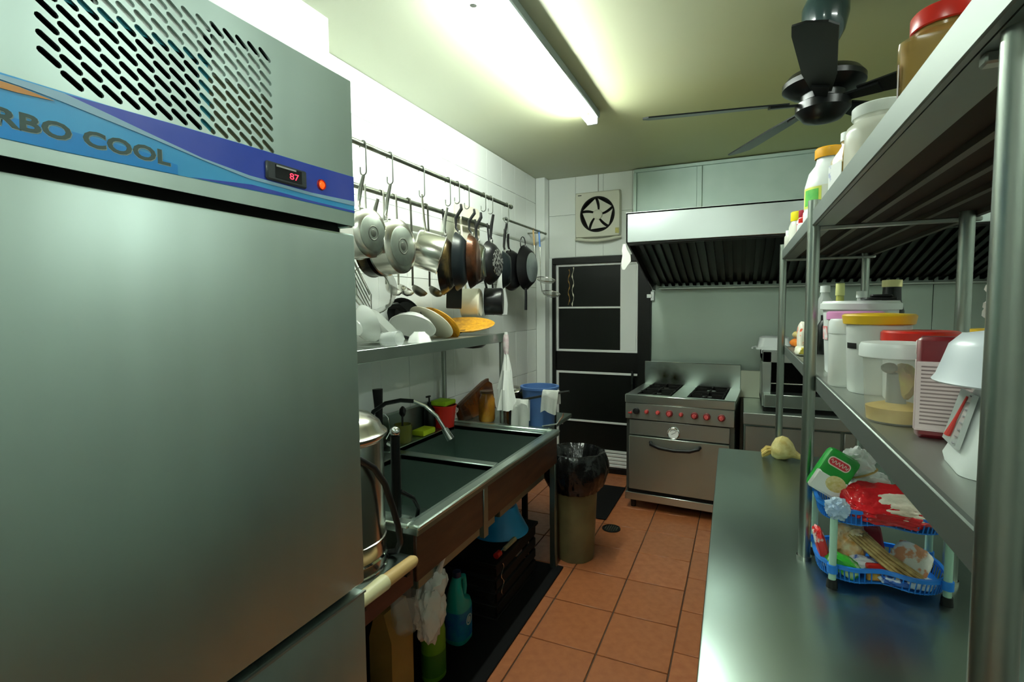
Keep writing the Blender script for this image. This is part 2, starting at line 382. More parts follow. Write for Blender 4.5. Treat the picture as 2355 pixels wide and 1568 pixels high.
# ---------------------------------------------------------------- fluorescent lights
def batten(name, label, x, y0, y1, tube, side):
    t = thing(name, label, 'light', (x, (y0 + y1) / 2, ZC))
    part(t, 'batten', B().box((x - .022, y0, ZC - .045), (x + .022, y1, ZC), .006), mat('grey_batten', (.25, .30, .28), .5))
    xt = x + side * .045
    for (ya, yb) in ((y0 + .005, y0 + .03), (y1 - .03, y1 - .005)):
        part(t, 'lampholder', B().box((min(x, xt) - .012, ya, ZC - .085), (max(x, xt) + .012, yb, ZC - .02), .005), doorW)
    part(t, 'tube', B().cyl((xt, y0 + .03, ZC - .065), (xt, y1 - .03, ZC - .065), .014), tube)
    part(t, 'starter', B().cyl((x + side * .10, y0 + .17, ZC - .03), (x + side * .10, y0 + .17, ZC - .075), .014), mat('starter_grey', (.35, .38, .34), .5))
    return t
batten('fluorescent_light', 'long glowing fluorescent tube on the ceiling above the sink', -.865, 1.65, 3.28, tubeM, -1)
batten('fluorescent_light', 'fluorescent tube on the ceiling at the near end of the room', -.45, -1.35, -.15, tube3M, 1)
batten('fluorescent_light', 'fluorescent tube on the ceiling above the back of the prep table', 1.0, .75, 1.95, tube2M, 1)

# ---------------------------------------------------------------- refrigerator
fx, fy0, fy1, fz = -.80, .20, .925, 2.10
R = thing('refrigerator', 'tall stainless upright refrigerator with slotted vent and blue banner', 'refrigerator', (-1.2, .56, 0))
part(R, 'body', B().box((-1.6, fy0, .10), (fx - .05, fy1, 1.78), .004).box((-1.6, fy0, 2.085), (fx - .004, fy1, fz), .002).box((-1.6, fy0, 1.78), (-1.58, fy1, 2.085))
     .box((-1.58, fy0, 1.78), (fx - .004, fy0 + .015, 2.085)).box((-1.58, fy1 - .015, 1.78), (fx - .004, fy1, 2.085), .002), steelF)
part(R, 'gasket', B().box((fx - .05, fy0 + .01, .12), (fx - .035, fy1 - .01, 1.79)), blackM)
part(R, 'door', B().box((fx - .035, fy0, .955), (fx, fy1, 1.765), .005, seg=2), steelF)
part(R, 'door', B().box((fx - .035, fy0, .15), (fx, fy1, .935), .005, seg=2), steelF)
for y in (fy0 + .06, fy1 - .06):
    for x in (-1.52, -.9):
        part(R, 'foot', B().cyl((x, y, 0), (x, y, .10), .022, .03), blackP)
part(R, 'door_lip', B().box((fx - .002, fy0, .931), (fx + .003, fy1, .936)), steelS)
# header panel with real slots: 2D curve with holes
cu = bpy.data.curves.new('hdr', 'CURVE'); cu.dimensions = '2D'; cu.fill_mode = 'BOTH'; cu.extrude = .002
def spl(pts):
    s = cu.splines.new('POLY'); s.points.add(len(pts) - 1); s.use_cyclic_u = True
    for q, pt in zip(s.points, pts): q.co = (pt[0], pt[1], 0, 1)
spl([(fy0, 1.783), (fy1, 1.783), (fy1, fz), (fy0, fz)])
dv = Vector((.0175, -.0118)); dn = dv.normalized(); nn = Vector((-dn.y, dn.x)); hr = .0042
for i in range(15):
    for j in range(9):
        if i == 0 and j == 0: continue
        c = Vector((.373 + .0233 * i, 1.897 + .0203 * j)); h = dv.length / 2
        spl([tuple(c + dn * (h * sg) + (dn * sg * math.cos(a) + nn * math.sin(a) * sg) * hr) for sg in (1, -1) for a in (-PI / 2, -PI / 4, 0, PI / 4, PI / 2)])
o = bpy.data.objects.new('hdr', cu); COL.objects.link(o)
me = bpy.data.meshes.new_from_object(o.evaluated_get(bpy.context.evaluated_depsgraph_get())); bpy.data.objects.remove(o)
FM = frame((fx, 0, 0), (0, 1, 0), (0, 0, 1)); me.transform(Matrix.Translation((-.002, 0, 0)) @ FM); me.transform(ROOTM[R])
me.materials.clear(); me.materials.append(steelF); hp = bpy.data.objects.new('vent_panel', me); COL.objects.link(hp); hp.parent = R
part(R, 'vent_interior', B().box((-1.2, fy0 + .03, 1.80), (-1.19, fy1 - .03, 2.07)), blackM)
part(R, 'filter_sheet', B().box((fx - .008, .585, 1.985), (fx - .005, .83, 2.055)).box((fx - .008, .43, 2.008), (fx - .005, .60, 2.075)), whiteP)
part(R, 'filter_sheet', B().box((fx - .009, .585, 1.80), (fx - .006, .72, 1.99)), mat('dusty_filter', (.34, .32, .22), .8))
part(R, 'filter_edge', B().box((fx - .007, .573, 1.80), (fx - .0046, .590, 2.0)).box((fx - .007, .35, 1.998), (fx - .0046, .59, 2.008)), mat('cyan_edge', (.02, .30, .42), .5))
# banner
def face(pts, lvl, m, name, parent=None):
    return part(R, name, B().prism(pts, .0006, FM @ Matrix.Translation((0, 0, .0002 + lvl * .0006))), m, parent, smooth=False)
top = [(fy0, 1.876), (.30, 1.879), (.437, 1.880), (.522, 1.883), (.627, 1.886), (.80, 1.889), (fy1, 1.892)]
bot = [(fy0, 1.802), (.38, 1.803), (.53, 1.807), (.739, 1.812), (fy1, 1.812)]
swt = [(.324, 1.8765), (.353, 1.8775), (.385, 1.8775), (.437, 1.868), (.498, 1.856), (.569, 1.843), (.655, 1.835), (.798, 1.833), (fy1, 1.838)]
swb = [(.353, 1.869), (.383, 1.866), (.436, 1.859), (.497, 1.851), (.569, 1.840), (.654, 1.829), (.798, 1.827), (fy1, 1.828)]
mlb = mat('banner_sky', (.04, .40, .84), .3, col2=(.09, .48, .88), scale=6); mda = mat('banner_azure', (.01, .30, .82), .28); mdk = mat('banner_blue', (.025, .075, .58), .3, col2=(.09, .12, .60), scale=5)
mpa = mat('banner_pale', (.36, .60, .80), .28); mor = mat('banner_orange', (.70, .30, .06), .3)
bn = face(bot + top[::-1], 0, mlb, 'banner'); bn['label'] = 'blue printed banner strip'
face([(fy0, 1.8025), (.38, 1.8035), (.528, 1.8075), (.528, 1.822), (.48, 1.829), (.38, 1.832), (fy0, 1.824)], 1, mda, 'banner_print', bn)
face(swt[2:] + [(fy1, 1.8915), (.80, 1.8885), (.627, 1.8855), (.522, 1.8825), (.437, 1.8795)], 1, mdk, 'banner_print', bn)
face([(.30, 1.872)] + swb + swt[::-1] + [(.30, 1.876)], 2, mpa, 'banner_print', bn)
face([(.55, 1.8085), (.739, 1.8128), (fy1, 1.8128), (fy1, 1.817), (.80, 1.817), (.66, 1.82)], 1, mdk, 'banner_print', bn)
face([(fy0, 1.869), (.30, 1.8695), (.34, 1.8685), (.375, 1.864), (.337, 1.861), (fy0, 1.858)], 2, mor, 'banner_print', bn)
TMx = lambda y, z, l: FM @ Matrix.Translation((y, z, .0012 + l))
textpart(R, 'lettering', 'TURBO COOL', .0285, mat('letter_pale', (.45, .60, .62), .5), TMx(.2590, 1.8178, 0), bn, .259, .0012)
textpart(R, 'lettering', 'TURBO COOL', .0285, mat('letter_grey', (.07, .12, .11), .5), TMx(.2590, 1.8186, .0006), bn, .258, .0008)
cb = part(R, 'thermostat', B().box((fx, .688, 1.836), (fx + .008, .783, 1.870), .003), mat('thermostat_grey', (.05, .06, .065), .4))
part(R, 'display', B().box((fx + .008, .706, 1.842), (fx + .009, .768, 1.866)), mat('display_black', (.012, .012, .014), .12), cb)
textpart(R, 'digits', '87', .017, mat('red_digits', (.6, .0, .02), .4, emit=(1, .05, .10), estr=1.6), FM @ Matrix.Translation((.738, 1.846, .0094)), cb, .022)
part(R, 'display_trim', B().box((fx + .008, .708, 1.8625), (fx + .0095, .754, 1.8655)), mat('pale_trim', (.55, .55, .52), .3), cb)
part(R, 'lamp_button', B().lathe([(0, .006), (.006, .005), (.009, 0)], M=FM @ Matrix.Translation((.826, 1.854, .001))), mat('red_lamp', (.8, .08, .01), .25, emit=(1, .12, .01), estr=.9))
part(R, 'lamp_bezel', B().lathe([(.009, 0), (.009, .004), (.0105, .004), (.0115, 0)], M=FM @ Matrix.Translation((.826, 1.854, .001))), redknob)

# ---------------------------------------------------------------- sink unit
t = thing('double_sink', 'long stainless double bowl sink with brown panelled apron', 'sink', (-1.4, 2.15, 0))
sx0, sx1, sy0, sy1, sz = -1.80, -.99, 1.415, 2.90, .85
bowls = [(-1.58, -1.055, 1.50, 2.13), (-1.66, -1.055, 2.19, 2.80)]
top_b = B()
def rimbox(a, b_, c, d): top_b.box((a, c, sz - .03), (b_, d, sz), .004)
rimbox(-1.055, sx1, sy0, sy1); rimbox(sx0, -1.055, sy0, 1.50); rimbox(sx0, -1.055, 2.80, sy1); rimbox(-1.66, -1.055, 2.13, 2.19)
rimbox(sx0, -1.58, 1.50, 2.13); rimbox(sx0, -1.66, 2.13, 2.80)
part(t, 'worktop', top_b, steelD)
part(t, 'rolled_rim', B().box((-1.03, sy0, sz - .01), (sx1 + .005, sy1, sz + .008), .005).box((-1.78, 2.865, sz - .01), (-1.03, sy1 + .005, sz + .008), .005).box((-1.3, sy0 - .004, sz - .01), (-1.03, 1.46, sz + .008), .005), mat('rim_steel', (.64, .75, .68), .30, 1.0))
for (a, b_, c, d) in bowls:
    q = B()
    q.box((a, c, .58), (b_, d, .585)).box((a - .004, c, .58), (a, d, sz - .005)).box((b_, c, .58), (b_ + .004, d, sz - .005)).box((a, c - .004, .58), (b_, c, sz - .005)).box((a, d, .58), (b_, d + .004, sz - .005))
    bo = part(t, 'bowl', q, steelD)
    part(t, 'drain', B().lathe([(0, .588), (.03, .588), (.035, .586), (.035, .584)], ((a + b_) / 2, (c + d) / 2, 0)), chrome, bo)
part(t, 'splash_rim', B().box((-1.825, sy0, sz - .02), (-1.79, sy1, 1.0), .004), steelD)
for (c, d) in ((1.42, 1.915), (1.955, 2.885)):
    part(t, 'apron_panel', B().box((-1.015, c, .655), (-1.0, d, sz - .028), .003), woodD)
part(t, 'apron_rail', B().box((-1.02, 1.915, .60), (-.995, 1.955, sz - .03), .002), steelD)
for (x, y) in ((-1.40, 1.44), (-1.02, 2.875), (-1.78, 1.44), (-1.78, 2.875)):
    part(t, 'leg', B().box((x - .018, y - .018, 0), (x + .018, y + .018, sz - .03), .003), steelD)
# faucet with spring hose
t = thing('faucet', 'arched flexible hose tap over the near sink bowl', 'faucet', (-1.69, 2.02, sz))
part(t, 'base', B().cyl((-1.69, 2.02, sz), (-1.69, 2.02, sz + .05), .028, .022).cyl((-1.69, 2.02, sz + .05), (-1.69, 2.02, sz + .10), .014), chrome)
pa = [(-1.69, 2.02, .94), (-1.69, 2.02, 1.02), (-1.675, 2.035, 1.08), (-1.63, 2.075, 1.118), (-1.57, 2.12, 1.13), (-1.52, 2.16, 1.122)]
pb = [(-1.52, 2.16, 1.122), (-1.47, 2.19, 1.095), (-1.42, 2.22, 1.04), (-1.385, 2.24, .97)]
part(t, 'hose', B().tube(pa, .011), blackG); part(t, 'spout', B().tube(pb, .0095), chrome)
part(t, 'spray_head', B().cyl((-1.388, 2.238, .975), (-1.36, 2.25, .92), .017, .022), chrome)
part(t, 'lever', B().tube([(-1.69, 2.0, .90), (-1.67, 1.94, .91), (-1.66, 1.90, .90)], .008).blob((-1.66, 1.89, .90), (.018, .018, .018), 0), chrome)
# sponges, red bucket
solo('sponge', 'yellow-green sponge on the sink back edge beside the tap', 'sponge', (-1.70, 2.52, sz), B().box((-1.75, 2.46, sz), (-1.665, 2.59, sz + .035), .01, M=None, seg=2), limeP)
t = thing('bucket', 'small red bucket with a sponge on top behind the sink', 'bucket', (-1.70, 2.74, sz))
part(t, 'body', B().lathe([(0, 0), (.062, 0), (.078, .13), (.082, .13), (.082, .138), (.074, .138), (.06, .01), (0, .01)], (-1.70, 2.74, sz)), redP)
part(t, 'handle', B().tube([(-1.70 + .083 * math.cos(a), 2.74 + .03 - .05 * math.sin(-a * .5), sz + .115 - .05 * math.sin(a)) for a in [PI * k / 12 for k in range(13)]], .003, n=6), whiteP)
solo('sponge', 'bright green scourer resting on the red bucket', 'sponge', (-1.70, 2.74, sz + .138), B().box((-1.76, 2.67, sz + .139), (-1.645, 2.80, sz + .168), .008, seg=2), mat('green_scourer', (.36, .60, .01), .8, bump=.3, bscale=120))
t = thing('glass_jar', 'olive glass jar of brushes standing behind the tap', 'jar', (-1.715, 2.33, sz))
part(t, 'body', B().lathe([(0, 0), (.045, 0), (.05, .01), (.05, .10), (.046, .10), (.046, .012), (0, .012)], (-1.715, 2.33, sz)), mat('olive_glass', (.20, .20, .04), .15, alpha=.8))
part(t, 'brush', B().tube([(-1.72, 2.33, sz + .013), (-1.73, 2.35, sz + .15)], .006).blob((-1.732, 2.355, sz + .165), (.02, .014, .03), .2), blackP)
t = thing('soap_bottle', 'dark dispenser bottle against the tiles behind the near bowl', 'bottle', (-1.75, 2.56, sz))
part(t, 'body', B().lathe([(0, 0), (.035, 0), (.038, .02), (.036, .12), (.012, .15), (.012, .165), (0, .165)], (-1.755, 2.66, sz)), blackG)
part(t, 'pump', B().cyl((-1.755, 2.66, sz + .165), (-1.755, 2.66, sz + .20), .005).box((-1.762, 2.63, sz + .195), (-1.748, 2.67, sz + .205), .002), blackP)
# overshelf on the wall side
t = thing('wall_shelf', 'steel overshelf on posts above the sink', 'shelf', (-1.6, 2.15, sz))
part(t, 'shelf_board', B().box((-1.80, 1.20, 1.40), (-1.395, 2.985, 1.425), .003), steelS)
part(t, 'front_lip', B().box((-1.40, 1.20, 1.375), (-1.388, 2.99, 1.43), .002), steel)
for (x, y) in ((-1.775, 2.87), (-1.40, 2.965), (-1.775, 1.55)):
    z0 = sz + .0
    part(t, 'post', B().cyl((x, y, z0), (x, y, 1.40), .016), steelS)
for y in (1.6, 2.3, 2.9):
    part(t, 'bracket', B().box((-1.80, y, 1.385), (-1.40, y + .02, 1.40)), steelS)

# far end stand with rack and cloths
t = thing('drain_stand', 'low dark stand at the far end of the sink', 'stand', (-1.45, 3.2, 0))
part(t, 'top', B().box((-1.80, 2.915, .80), (-1.10, 3.50, .83), .004), steelD)
for (x, y) in ((-1.24, 2.95), (-1.24, 3.47), (-1.77, 3.47), (-1.77, 2.95)):
    part(t, 'leg', B().box((x - .015, y - .015, 0), (x + .015, y + .015, .80)), blackM)
t = thing('serving_board', 'dark amber lacquered board leaning on the tiles behind the sink', 'board', (-1.75, 3.1, .83))
Mb = frame((-1.70, 2.93, .832), (0, 1, 0), (-.16, 0, 1))
part(t, 'board', B().prism([(0, 0), (.52, 0), (.52, .19), (.47, .215), (.40, .205), (.0, .10), (-.02, .06)], .018, Mb), lacq)
part(t, 'rim', B().prism([(0, .10), (.40, .205), (.47, .215), (.47, .235), (.39, .225), (-.01, .118)], .022, Mb), woodD)
t = thing('jam_jar', 'amber glass jar standing against the lacquered board', 'jar', (-1.56, 3.06, .83))
part(t, 'body', B().lathe([(0, 0), (.05, 0), (.055, .015), (.055, .15), (.042, .175), (.042, .19), (0, .19)], (-1.56, 3.06, .83)), mat('amber_glass', (.26, .09, .008), .12, col2=(.42, .20, .02), scale=9))
part(t, 'lid', B().lathe([(.046, .19), (.046, .205), (0, .205)], (-1.56, 3.06, .83)), mat('dark_lid', (.08, .03, .01), .4))
t = thing('jam_jar', 'squat brown jar below the hanging white cloth', 'jar', (-1.33, 3.02, .83))
part(t, 'body', B().lathe([(0, 0), (.05, 0), (.06, .02), (.06, .08), (.045, .10), (0, .10)], (-1.33, 3.02, .83)), mat('brown_glaze', (.22, .07, .015), .15, col2=(.08, .025, .01), scale=12))
part(t, 'lid', B().lathe([(.05, .10), (.05, .115), (.01, .12), (0, .13)], (-1.33, 3.02, .83)), woodD)
t = thing('waste_tub', 'dull blue plastic tub at the far end of the sink', 'tub', (-1.20, 3.12, .83))
part(t, 'body', B().lathe([(0, 0), (.095, 0), (.118, .235), (.128, .235), (.128, .25), (.112, .25), (.09, .01), (0, .01)], (-1.20, 3.12, .83)), blueBin)
t = thing('mixing_bowl', 'shiny steel bowl tilted beside the blue tub', 'bowl', (-1.42, 3.15, .83))
part(t, 'bowl', B().lathe([(0, 0), (.05, .004), (.10, .05), (.125, .10), (.13, .102), (.13, .098), (.105, .046), (.05, 0)], M=Matrix.Translation((-1.43, 3.20, 1.03)) @ Matrix.Rotation(math.radians(148), 4, 'Y') @ Matrix.Rotation(.5, 4, 'X')), steelP)
part(t, 'stand_ring', B().lathe([(.07, 0), (.08, 0), (.08, .12), (.07, .12), (.07, 0)], (-1.43, 3.24, .83)), steelP)
t = thing('towel_bar', 'black metal towel bar past the far sink edge', 'towel rail', (-1.1, 3.0, .83))
part(t, 'bar', B().tube([(-1.33, 2.93, .995), (-1.02, 2.99, 1.065), (-.96, 3.0, 1.075)], .008), blackG)
part(t, 'support', B().cyl((-1.33, 2.935, .83), (-1.33, 2.93, .995), .007), blackG)
part(t, 'support', B().tube([(-1.045, 2.985, .83), (-1.04, 2.985, 1.06)], .006), blackG)
part(t, 'hook_arm', B().tube([(-1.11, 2.93, .86), (-1.02, 2.94, .88), (-.985, 2.945, .93), (-.98, 2.945, .95)], .006), chrome)
def drape(x0, x1, y, ztop, zb, zf, seed, dy=.03):
    def fn(u, v):
        x = x0 + (x1 - x0) * u; L = ztop - zf; Lb = ztop - zb; s_ = v * (L + Lb) - Lb
        wv = .010 * math.sin(u * 11 + seed) * min(1, abs(s_) * 9)
        if s_ > .02: return (x + .01 * math.sin(9 * s_ + seed), y - dy - wv - .01, ztop - s_ - .012 * math.sin(u * 6 + seed))
        if s_ < -.02: return (x, y + dy + wv, ztop + s_)
        return (x, y - s_ / .02 * dy, ztop + .012 - abs(s_) * .3)
    return fn
solo('dish_cloth', 'off-white cloth draped low over the towel bar by the steel bowl', 'cloth', (-1.27, 2.94, .83), B().grid(14, 22, drape(-1.32, -1.205, 2.945, 1.008, .88, .835, 1, .02), .004), clothW)
solo('dish_cloth', 'crumpled white cloth hung over the rim of the blue tub', 'cloth', (-1.09, 3.0, .9), B().grid(14, 22, drape(-1.125, -1.02, 2.99, 1.068, .99, .94, 3, .02), .004), clothW)
t = thing('hanging_cloth', 'white net cloth hanging from the end of the overshelf', 'cloth', (-1.365, 2.95, .94))
nf = lambda a, r, z: r * (1 + .22 * math.sin(5 * a + 2 * z * 7) + .08 * math.sin(11 * a))
part(t, 'cloth', B().lathe([(.008, 1.44), (.012, 1.36), (.013, 1.30), (.028, 1.20), (.045, 1.08), (.058, .95), (.055, .951), (.04, 1.08), (.02, 1.22), (0, 1.30)], (-1.35, 2.925, 0), n=44, fn=nf), clothW)
part(t, 'tie', B().lathe([(.014, 1.425), (.018, 1.40), (.019, 1.34), (.014, 1.30), (.010, 1.425)], (-1.35, 2.925, 0)), mat('mauve_bag', (.55, .38, .42), .5, col2=(.7, .62, .6), scale=30))

# ---------------------------------------------------------------- low counter with steel urn, board, hose
t = thing('low_counter', 'low steel topped brown counter between refrigerator and sink', 'counter', (-1.35, 1.18, 0))
part(t, 'top', B().box((-1.60, .96, .735), (-1.0, 1.405, .76), .004), steelD)
part(t, 'front_panel', B().box((-1.015, .96, .655), (-1.0, 1.40, .735), .003), mat('dark_red_wood', (.07, .018, .012), .35, col2=(.04, .01, .008), scale=6, stretch=(1, 1, 5)))
for (x, y) in ((-1.40, .99), (-1.40, 1.38), (-1.57, .99), (-1.57, 1.38)):
    part(t, 'leg', B().box((x - .018, y - .018, 0), (x + .018, y + .018, .735)), steelD)
ux, uy = -1.175, 1.238
t = thing('steel_urn', 'tall lidded stainless stock urn on the low counter', 'urn', (ux, uy, .76))
part(t, 'body', B().lathe([(0, 0), (.135, 0), (.15, .012), (.15, .10), (.1535, .102), (.1535, .108), (.15, .11), (.15, .42), (.155, .425), (.155, .435), (.145, .435), (.145, .01), (0, .01)], (ux, uy, .76), n=48), steelP)
part(t, 'base_ring', B().lathe([(.151, .0), (.157, .0), (.157, .016), (.151, .018)], (ux, uy, .76), n=48).lathe([(.151, .045), (.156, .05), (.151, .055)], (ux, uy, .76), n=48), chrome)
ld = part(t, 'lid', B().lathe([(.158, .428), (.163, .436), (.163, .444), (.150, .452), (.14, .475), (.11, .50), (.06, .515), (0, .52)], (ux, uy, .76), n=48), steelP)
part(t, 'lid_knob', B().lathe([(.012, .518), (.010, .54), (.022, .55), (.02, .562), (0, .566)], (ux, uy, .76)), blackP, ld)
solo('rubber_hose', 'black rubber hose looping down in front of the steel urn', 'hose', (-1.0, 1.2, .76),
     B().tube([(-1.04, 1.0, .772), (-1.005, .985, .90), (-1.0, 1.0, 1.06), (-1.0, 1.06, 1.16), (-1.0, 1.145, 1.165), (-1.0, 1.21, 1.12), (-1.0, 1.26, 1.055), (-1.0, 1.295, .97), (-1.0, 1.32, .90), (-1.01, 1.345, .83), (-1.04, 1.365, .785), (-1.08, 1.37, .771)], .010), blackP)
t = thing('cutting_board', 'white plastic cutting board stood on end behind the steel urn', 'cutting board', (-1.77, 1.93, sz))
part(t, 'board', B().prism([(0, 0), (.275, 0), (.25, .46), (.24, .475), (.02, .475), (0, .46)], .016, frame((-1.785, 1.875, sz + .001), (0, 1, 0), (.03, 0, 1))), whiteP)
t = thing('scrub_brush', 'black handled scrubbing brush standing beside the white board', 'brush', (-1.74, 2.165, sz))
part(t, 'head', B().box((-1.77, 2.135, sz), (-1.72, 2.205, sz + .05), .01), blackP)
part(t, 'handle', B().tube([(-1.745, 2.165, sz + .04), (-1.745, 2.165, sz + .18), (-1.75, 2.165, sz + .32)], [.016, .02, .028]), blackP)
part(t, 'wire_loop', B().tube([(-1.74, 2.18, sz + .2), (-1.73, 2.22, sz + .16), (-1.73, 2.24, sz + .08), (-1.74, 2.20, sz + .03)], .003, n=6), chrome)
t = thing('valve_pipe', 'black tap pipe rising between urn and sink', 'pipe', (-1.105, 1.455, sz))
part(t, 'pipe', B().cyl((-1.105, 1.455, sz + .008), (-1.105, 1.455, sz + .30), .017), blackG)
part(t, 'valve', B().blob((-1.105, 1.455, sz + .315), (.018, .018, .018), 0), chrome); part(t, 'tap_lever', B().cyl((-1.105, 1.455, sz + .26), (-1.15, 1.475, sz + .262), .008), chrome)
part(t, 'hose_tail', B().tube([(-1.09, 1.46, sz + .10), (-1.06, 1.49, sz + .07), (-1.065, 1.53, sz + .02), (-1.09, 1.545, sz - .06), (-1.10, 1.55, sz - .2)], .008), blackG)
t = thing('wooden_rolling_handle', 'pale wooden rolling pin lying along the low counter front', 'rolling pin', (-.95, 1.2, .76))
part(t, 'grip', B().tube([(-.955, 1.02, .785), (-.955, 1.19, .785)], [.020, .024], n=14), mat('cream_grip', (.74, .68, .40), .45))
part(t, 'shaft', B().tube([(-.955, 1.19, .785), (-.955, 1.33, .782), (-.955, 1.345, .781)], [.021, .02, .014], n=14), woodL)
part(t, 'bracket', B().box((-1.0, 1.07, .757), (-.94, 1.09, .764)), blackP); part(t, 'bracket', B().box((-1.0, 1.28, .757), (-.94, 1.30, .764)), blackP)

# ---------------------------------------------------------------- under the sink
solo('mat_and_shade_sheet', 'long black sheet standing in for shade on the floor under the sink', 'mat', (-1.38, 2.0, 0), B().box((-1.80, 1.0, .001), (-.965, 2.90, .011), .004), matShade)  # painted shade: black sheet laid where the sink darkens the floor
t = thing('bleach_bottle', 'teal handled detergent bottle on the floor under the sink', 'bottle', (-1.215, 2.06, 0))
def ring(rx, ry, z, c, n=24, pw=1.0): return [(c[0] + rx * math.copysign(abs(math.cos(2 * PI * k / n)) ** pw, math.cos(2 * PI * k / n)), c[1] + ry * math.copysign(abs(math.sin(2 * PI * k / n)) ** pw, math.sin(2 * PI * k / n)), z) for k in range(n)]
c = (-1.215, 2.06)
part(t, 'body', B().loft([ring(.05, .06, 0, c, pw=.7), ring(.055, .066, .01, c, pw=.7), ring(.055, .066, .17, c, pw=.7), ring(.05, .06, .20, c, pw=.8), ring(.045, .03, .225, (c[0], c[1] - .028)), ring(.03, .026, .28, (c[0], c[1] - .026)), ring(.022, .022, .315, (c[0], c[1] - .015)), ring(.016, .016, .32, (c[0], c[1] - .012))]), tealP)
part(t, 'handle', B().tube([(c[0], c[1] + .045, .195), (c[0], c[1] + .058, .24), (c[0], c[1] + .05, .29), (c[0], c[1] + .005, .308)], [.016, .014, .014, .016]), tealP)
part(t, 'cap', B().lathe([(.019, .318), (.021, .32), (.02, .345), (0, .347)], (c[0], c[1] - .012, 0)), mat('navy_cap', (.02, .04, .12), .4))
lb = part(t, 'wrap_label', B().loft([ring(.0558, .0668, .03, c, pw=.7), ring(.0558, .0668, .165, c, pw=.7)], cap=False), mat('label_blue', (.01, .10, .42), .35, col2=(.01, .30, .40), scale=12))
ML = frame((c[0] + .0565, c[1], .115), (0, 1, 0), (0, 0, 1))
part(t, 'emblem', B().lathe([(.020, 0), (.026, 0), (.026, .001), (.020, .001), (.020, 0)], M=ML).lathe([(0, 0), (.014, 0), (.014, .001), (0, .001)], M=ML), mat('emblem_pale', (.55, .66, .66), .5), lb)
c = (-1.19, 1.80)
t = thing('green_bottle', 'yellow-green bottle under a white plastic bag below the sink', 'bottle', (c[0], c[1], .012))
part(t, 'body', B().loft([ring(.045, .055, 0, c), ring(.05, .06, .01, c), ring(.05, .06, .20, c), ring(.045, .05, .24, c), ring(.035, .03, .29, (c[0], c[1] - .012)), ring(.018, .018, .315, (c[0], c[1] - .01))]), greenP)
part(t, 'handle', B().tube([(c[0] + .01, c[1] + .05, .22), (c[0] + .01, c[1] + .058, .26), (c[0], c[1] + .03, .305)], .013), greenP)
part(t, 'cap', B().lathe([(.02, .312), (.02, .345), (0, .347)], (c[0], c[1] - .01, 0)), yellowP)
part(t, 'wrap_label', B().loft([ring(.0508, .0608, .03, c), ring(.0508, .0608, .13, c)], cap=False), mat('label_dark_green', (.07, .20, .02), .4))
solo('plastic_bag', 'white crumpled plastic bag hung in front of the green bottle', 'bag', (-1.07, 1.60, .32), B().blob((-1.07, 1.60, .44), (.05, .070, .115), .32, 2.2, 4, 5).blob((-1.06, 1.63, .53), (.04, .05, .06), .3, 2.6, 3, 2).tube([(-1.06, 1.63, .55), (-1.03, 1.625, .62), (-1.008, 1.62, .67)], [.02, .008, .006], n=8), bagW)
t = thing('paper_sack', 'tall brown paper packet standing under the low counter', 'packet', (-1.17, 1.49, 0))
part(t, 'sack', B().loft([[(x * .05 - 1.17, y * .065 + 1.49, z) for x, y in ((1, 1), (-1, 1), (-1, -1), (1, -1))] for z in (0, .06, .40)] + [[(-1.17 + x * .02, 1.49 + y * .067, .50) for x, y in ((1, 1), (-1, 1), (-1, -1), (1, -1))]]), mat('brown_paper', (.40, .24, .055), .55, col2=(.32, .18, .04), scale=6))
part(t, 'bag_rim', B().lathe([(.02, 0), (.05, .03), (.055, .10), (.05, .16), (.048, .10), (.045, .03)], (-1.09, 1.47, .42), n=30, fn=lambda a, r, z: r * (1 + .15 * math.sin(4 * a + z * 20))), bagC)
solo('black_sack', 'dark bin liner slumped on the floor beside the brown packet', 'bag', (-1.2, 1.30, 0), B().blob((-1.2, 1.30, .16), (.13, .10, .17), .25, 2, 3, 9, flat=-.155), bagB)
# crate with basin
t = thing('storage_crate', 'black slatted crate on the floor under the far sink bowl', 'crate', (-1.36, 2.50, 0))
q = B().box((-1.62, 2.24, 0), (-1.10, 2.78, .02), .004)
part(t, 'base', q, blackM)
for k in range(4):
    z = .035 + k * .068
    part(t, 'slat', B().box((-1.11, 2.24, z), (-1.10, 2.78, z + .05), .003), blackM)
    part(t, 'slat', B().box((-1.62, 2.24, z), (-1.10, 2.25, z + .05), .003), blackM)
part(t, 'top', B().box((-1.63, 2.22, .295), (-1.09, 2.80, .315), .004), blackM)
for (x, y) in ((-1.12, 2.255), (-1.12, 2.765), (-1.61, 2.255), (-1.61, 2.765)):
    part(t, 'corner_post', B().box((x - .012, y - .012, .02), (x + .012, y + .012, .295)), blackM)
solo('basin', 'bright blue plastic basin upside down on the black crate', 'basin', (-1.25, 2.60, .315),
     B().lathe([(.165, 0), (.17, .004), (.165, .012), (.145, .05), (.118, .10), (.108, .135), (.10, .15), (.05, .158), (0, .158)], (-1.255, 2.60, .3155), n=48), blueB)
t = thing('cleaver', 'knife with pale handle and red end lying on the crate edge', 'knife', (-1.11, 2.35, .315))
part(t, 'handle', B().tube([(-1.115, 2.37, .328), (-1.112, 2.50, .328)], [.011, .013], n=10), mat('bone_handle', (.42, .36, .20), .5))
part(t, 'end_cap', B().tube([(-1.12, 2.28, .33), (-1.118, 2.32, .33)], [.016, .016], n=12), redP)
part(t, 'blade', B().box((-1.119, 2.315, .320), (-1.115, 2.375, .336)), steelP)
solo('wire_whisk', 'small steel wire loop hanging on the crate slats', 'utensil', (-1.09, 2.30, .10), B().tube([(-1.094, 2.30 + .015 * math.sin(k * .9), .29 - k * .012) for k in range(15)], .003, n=6), steelP)

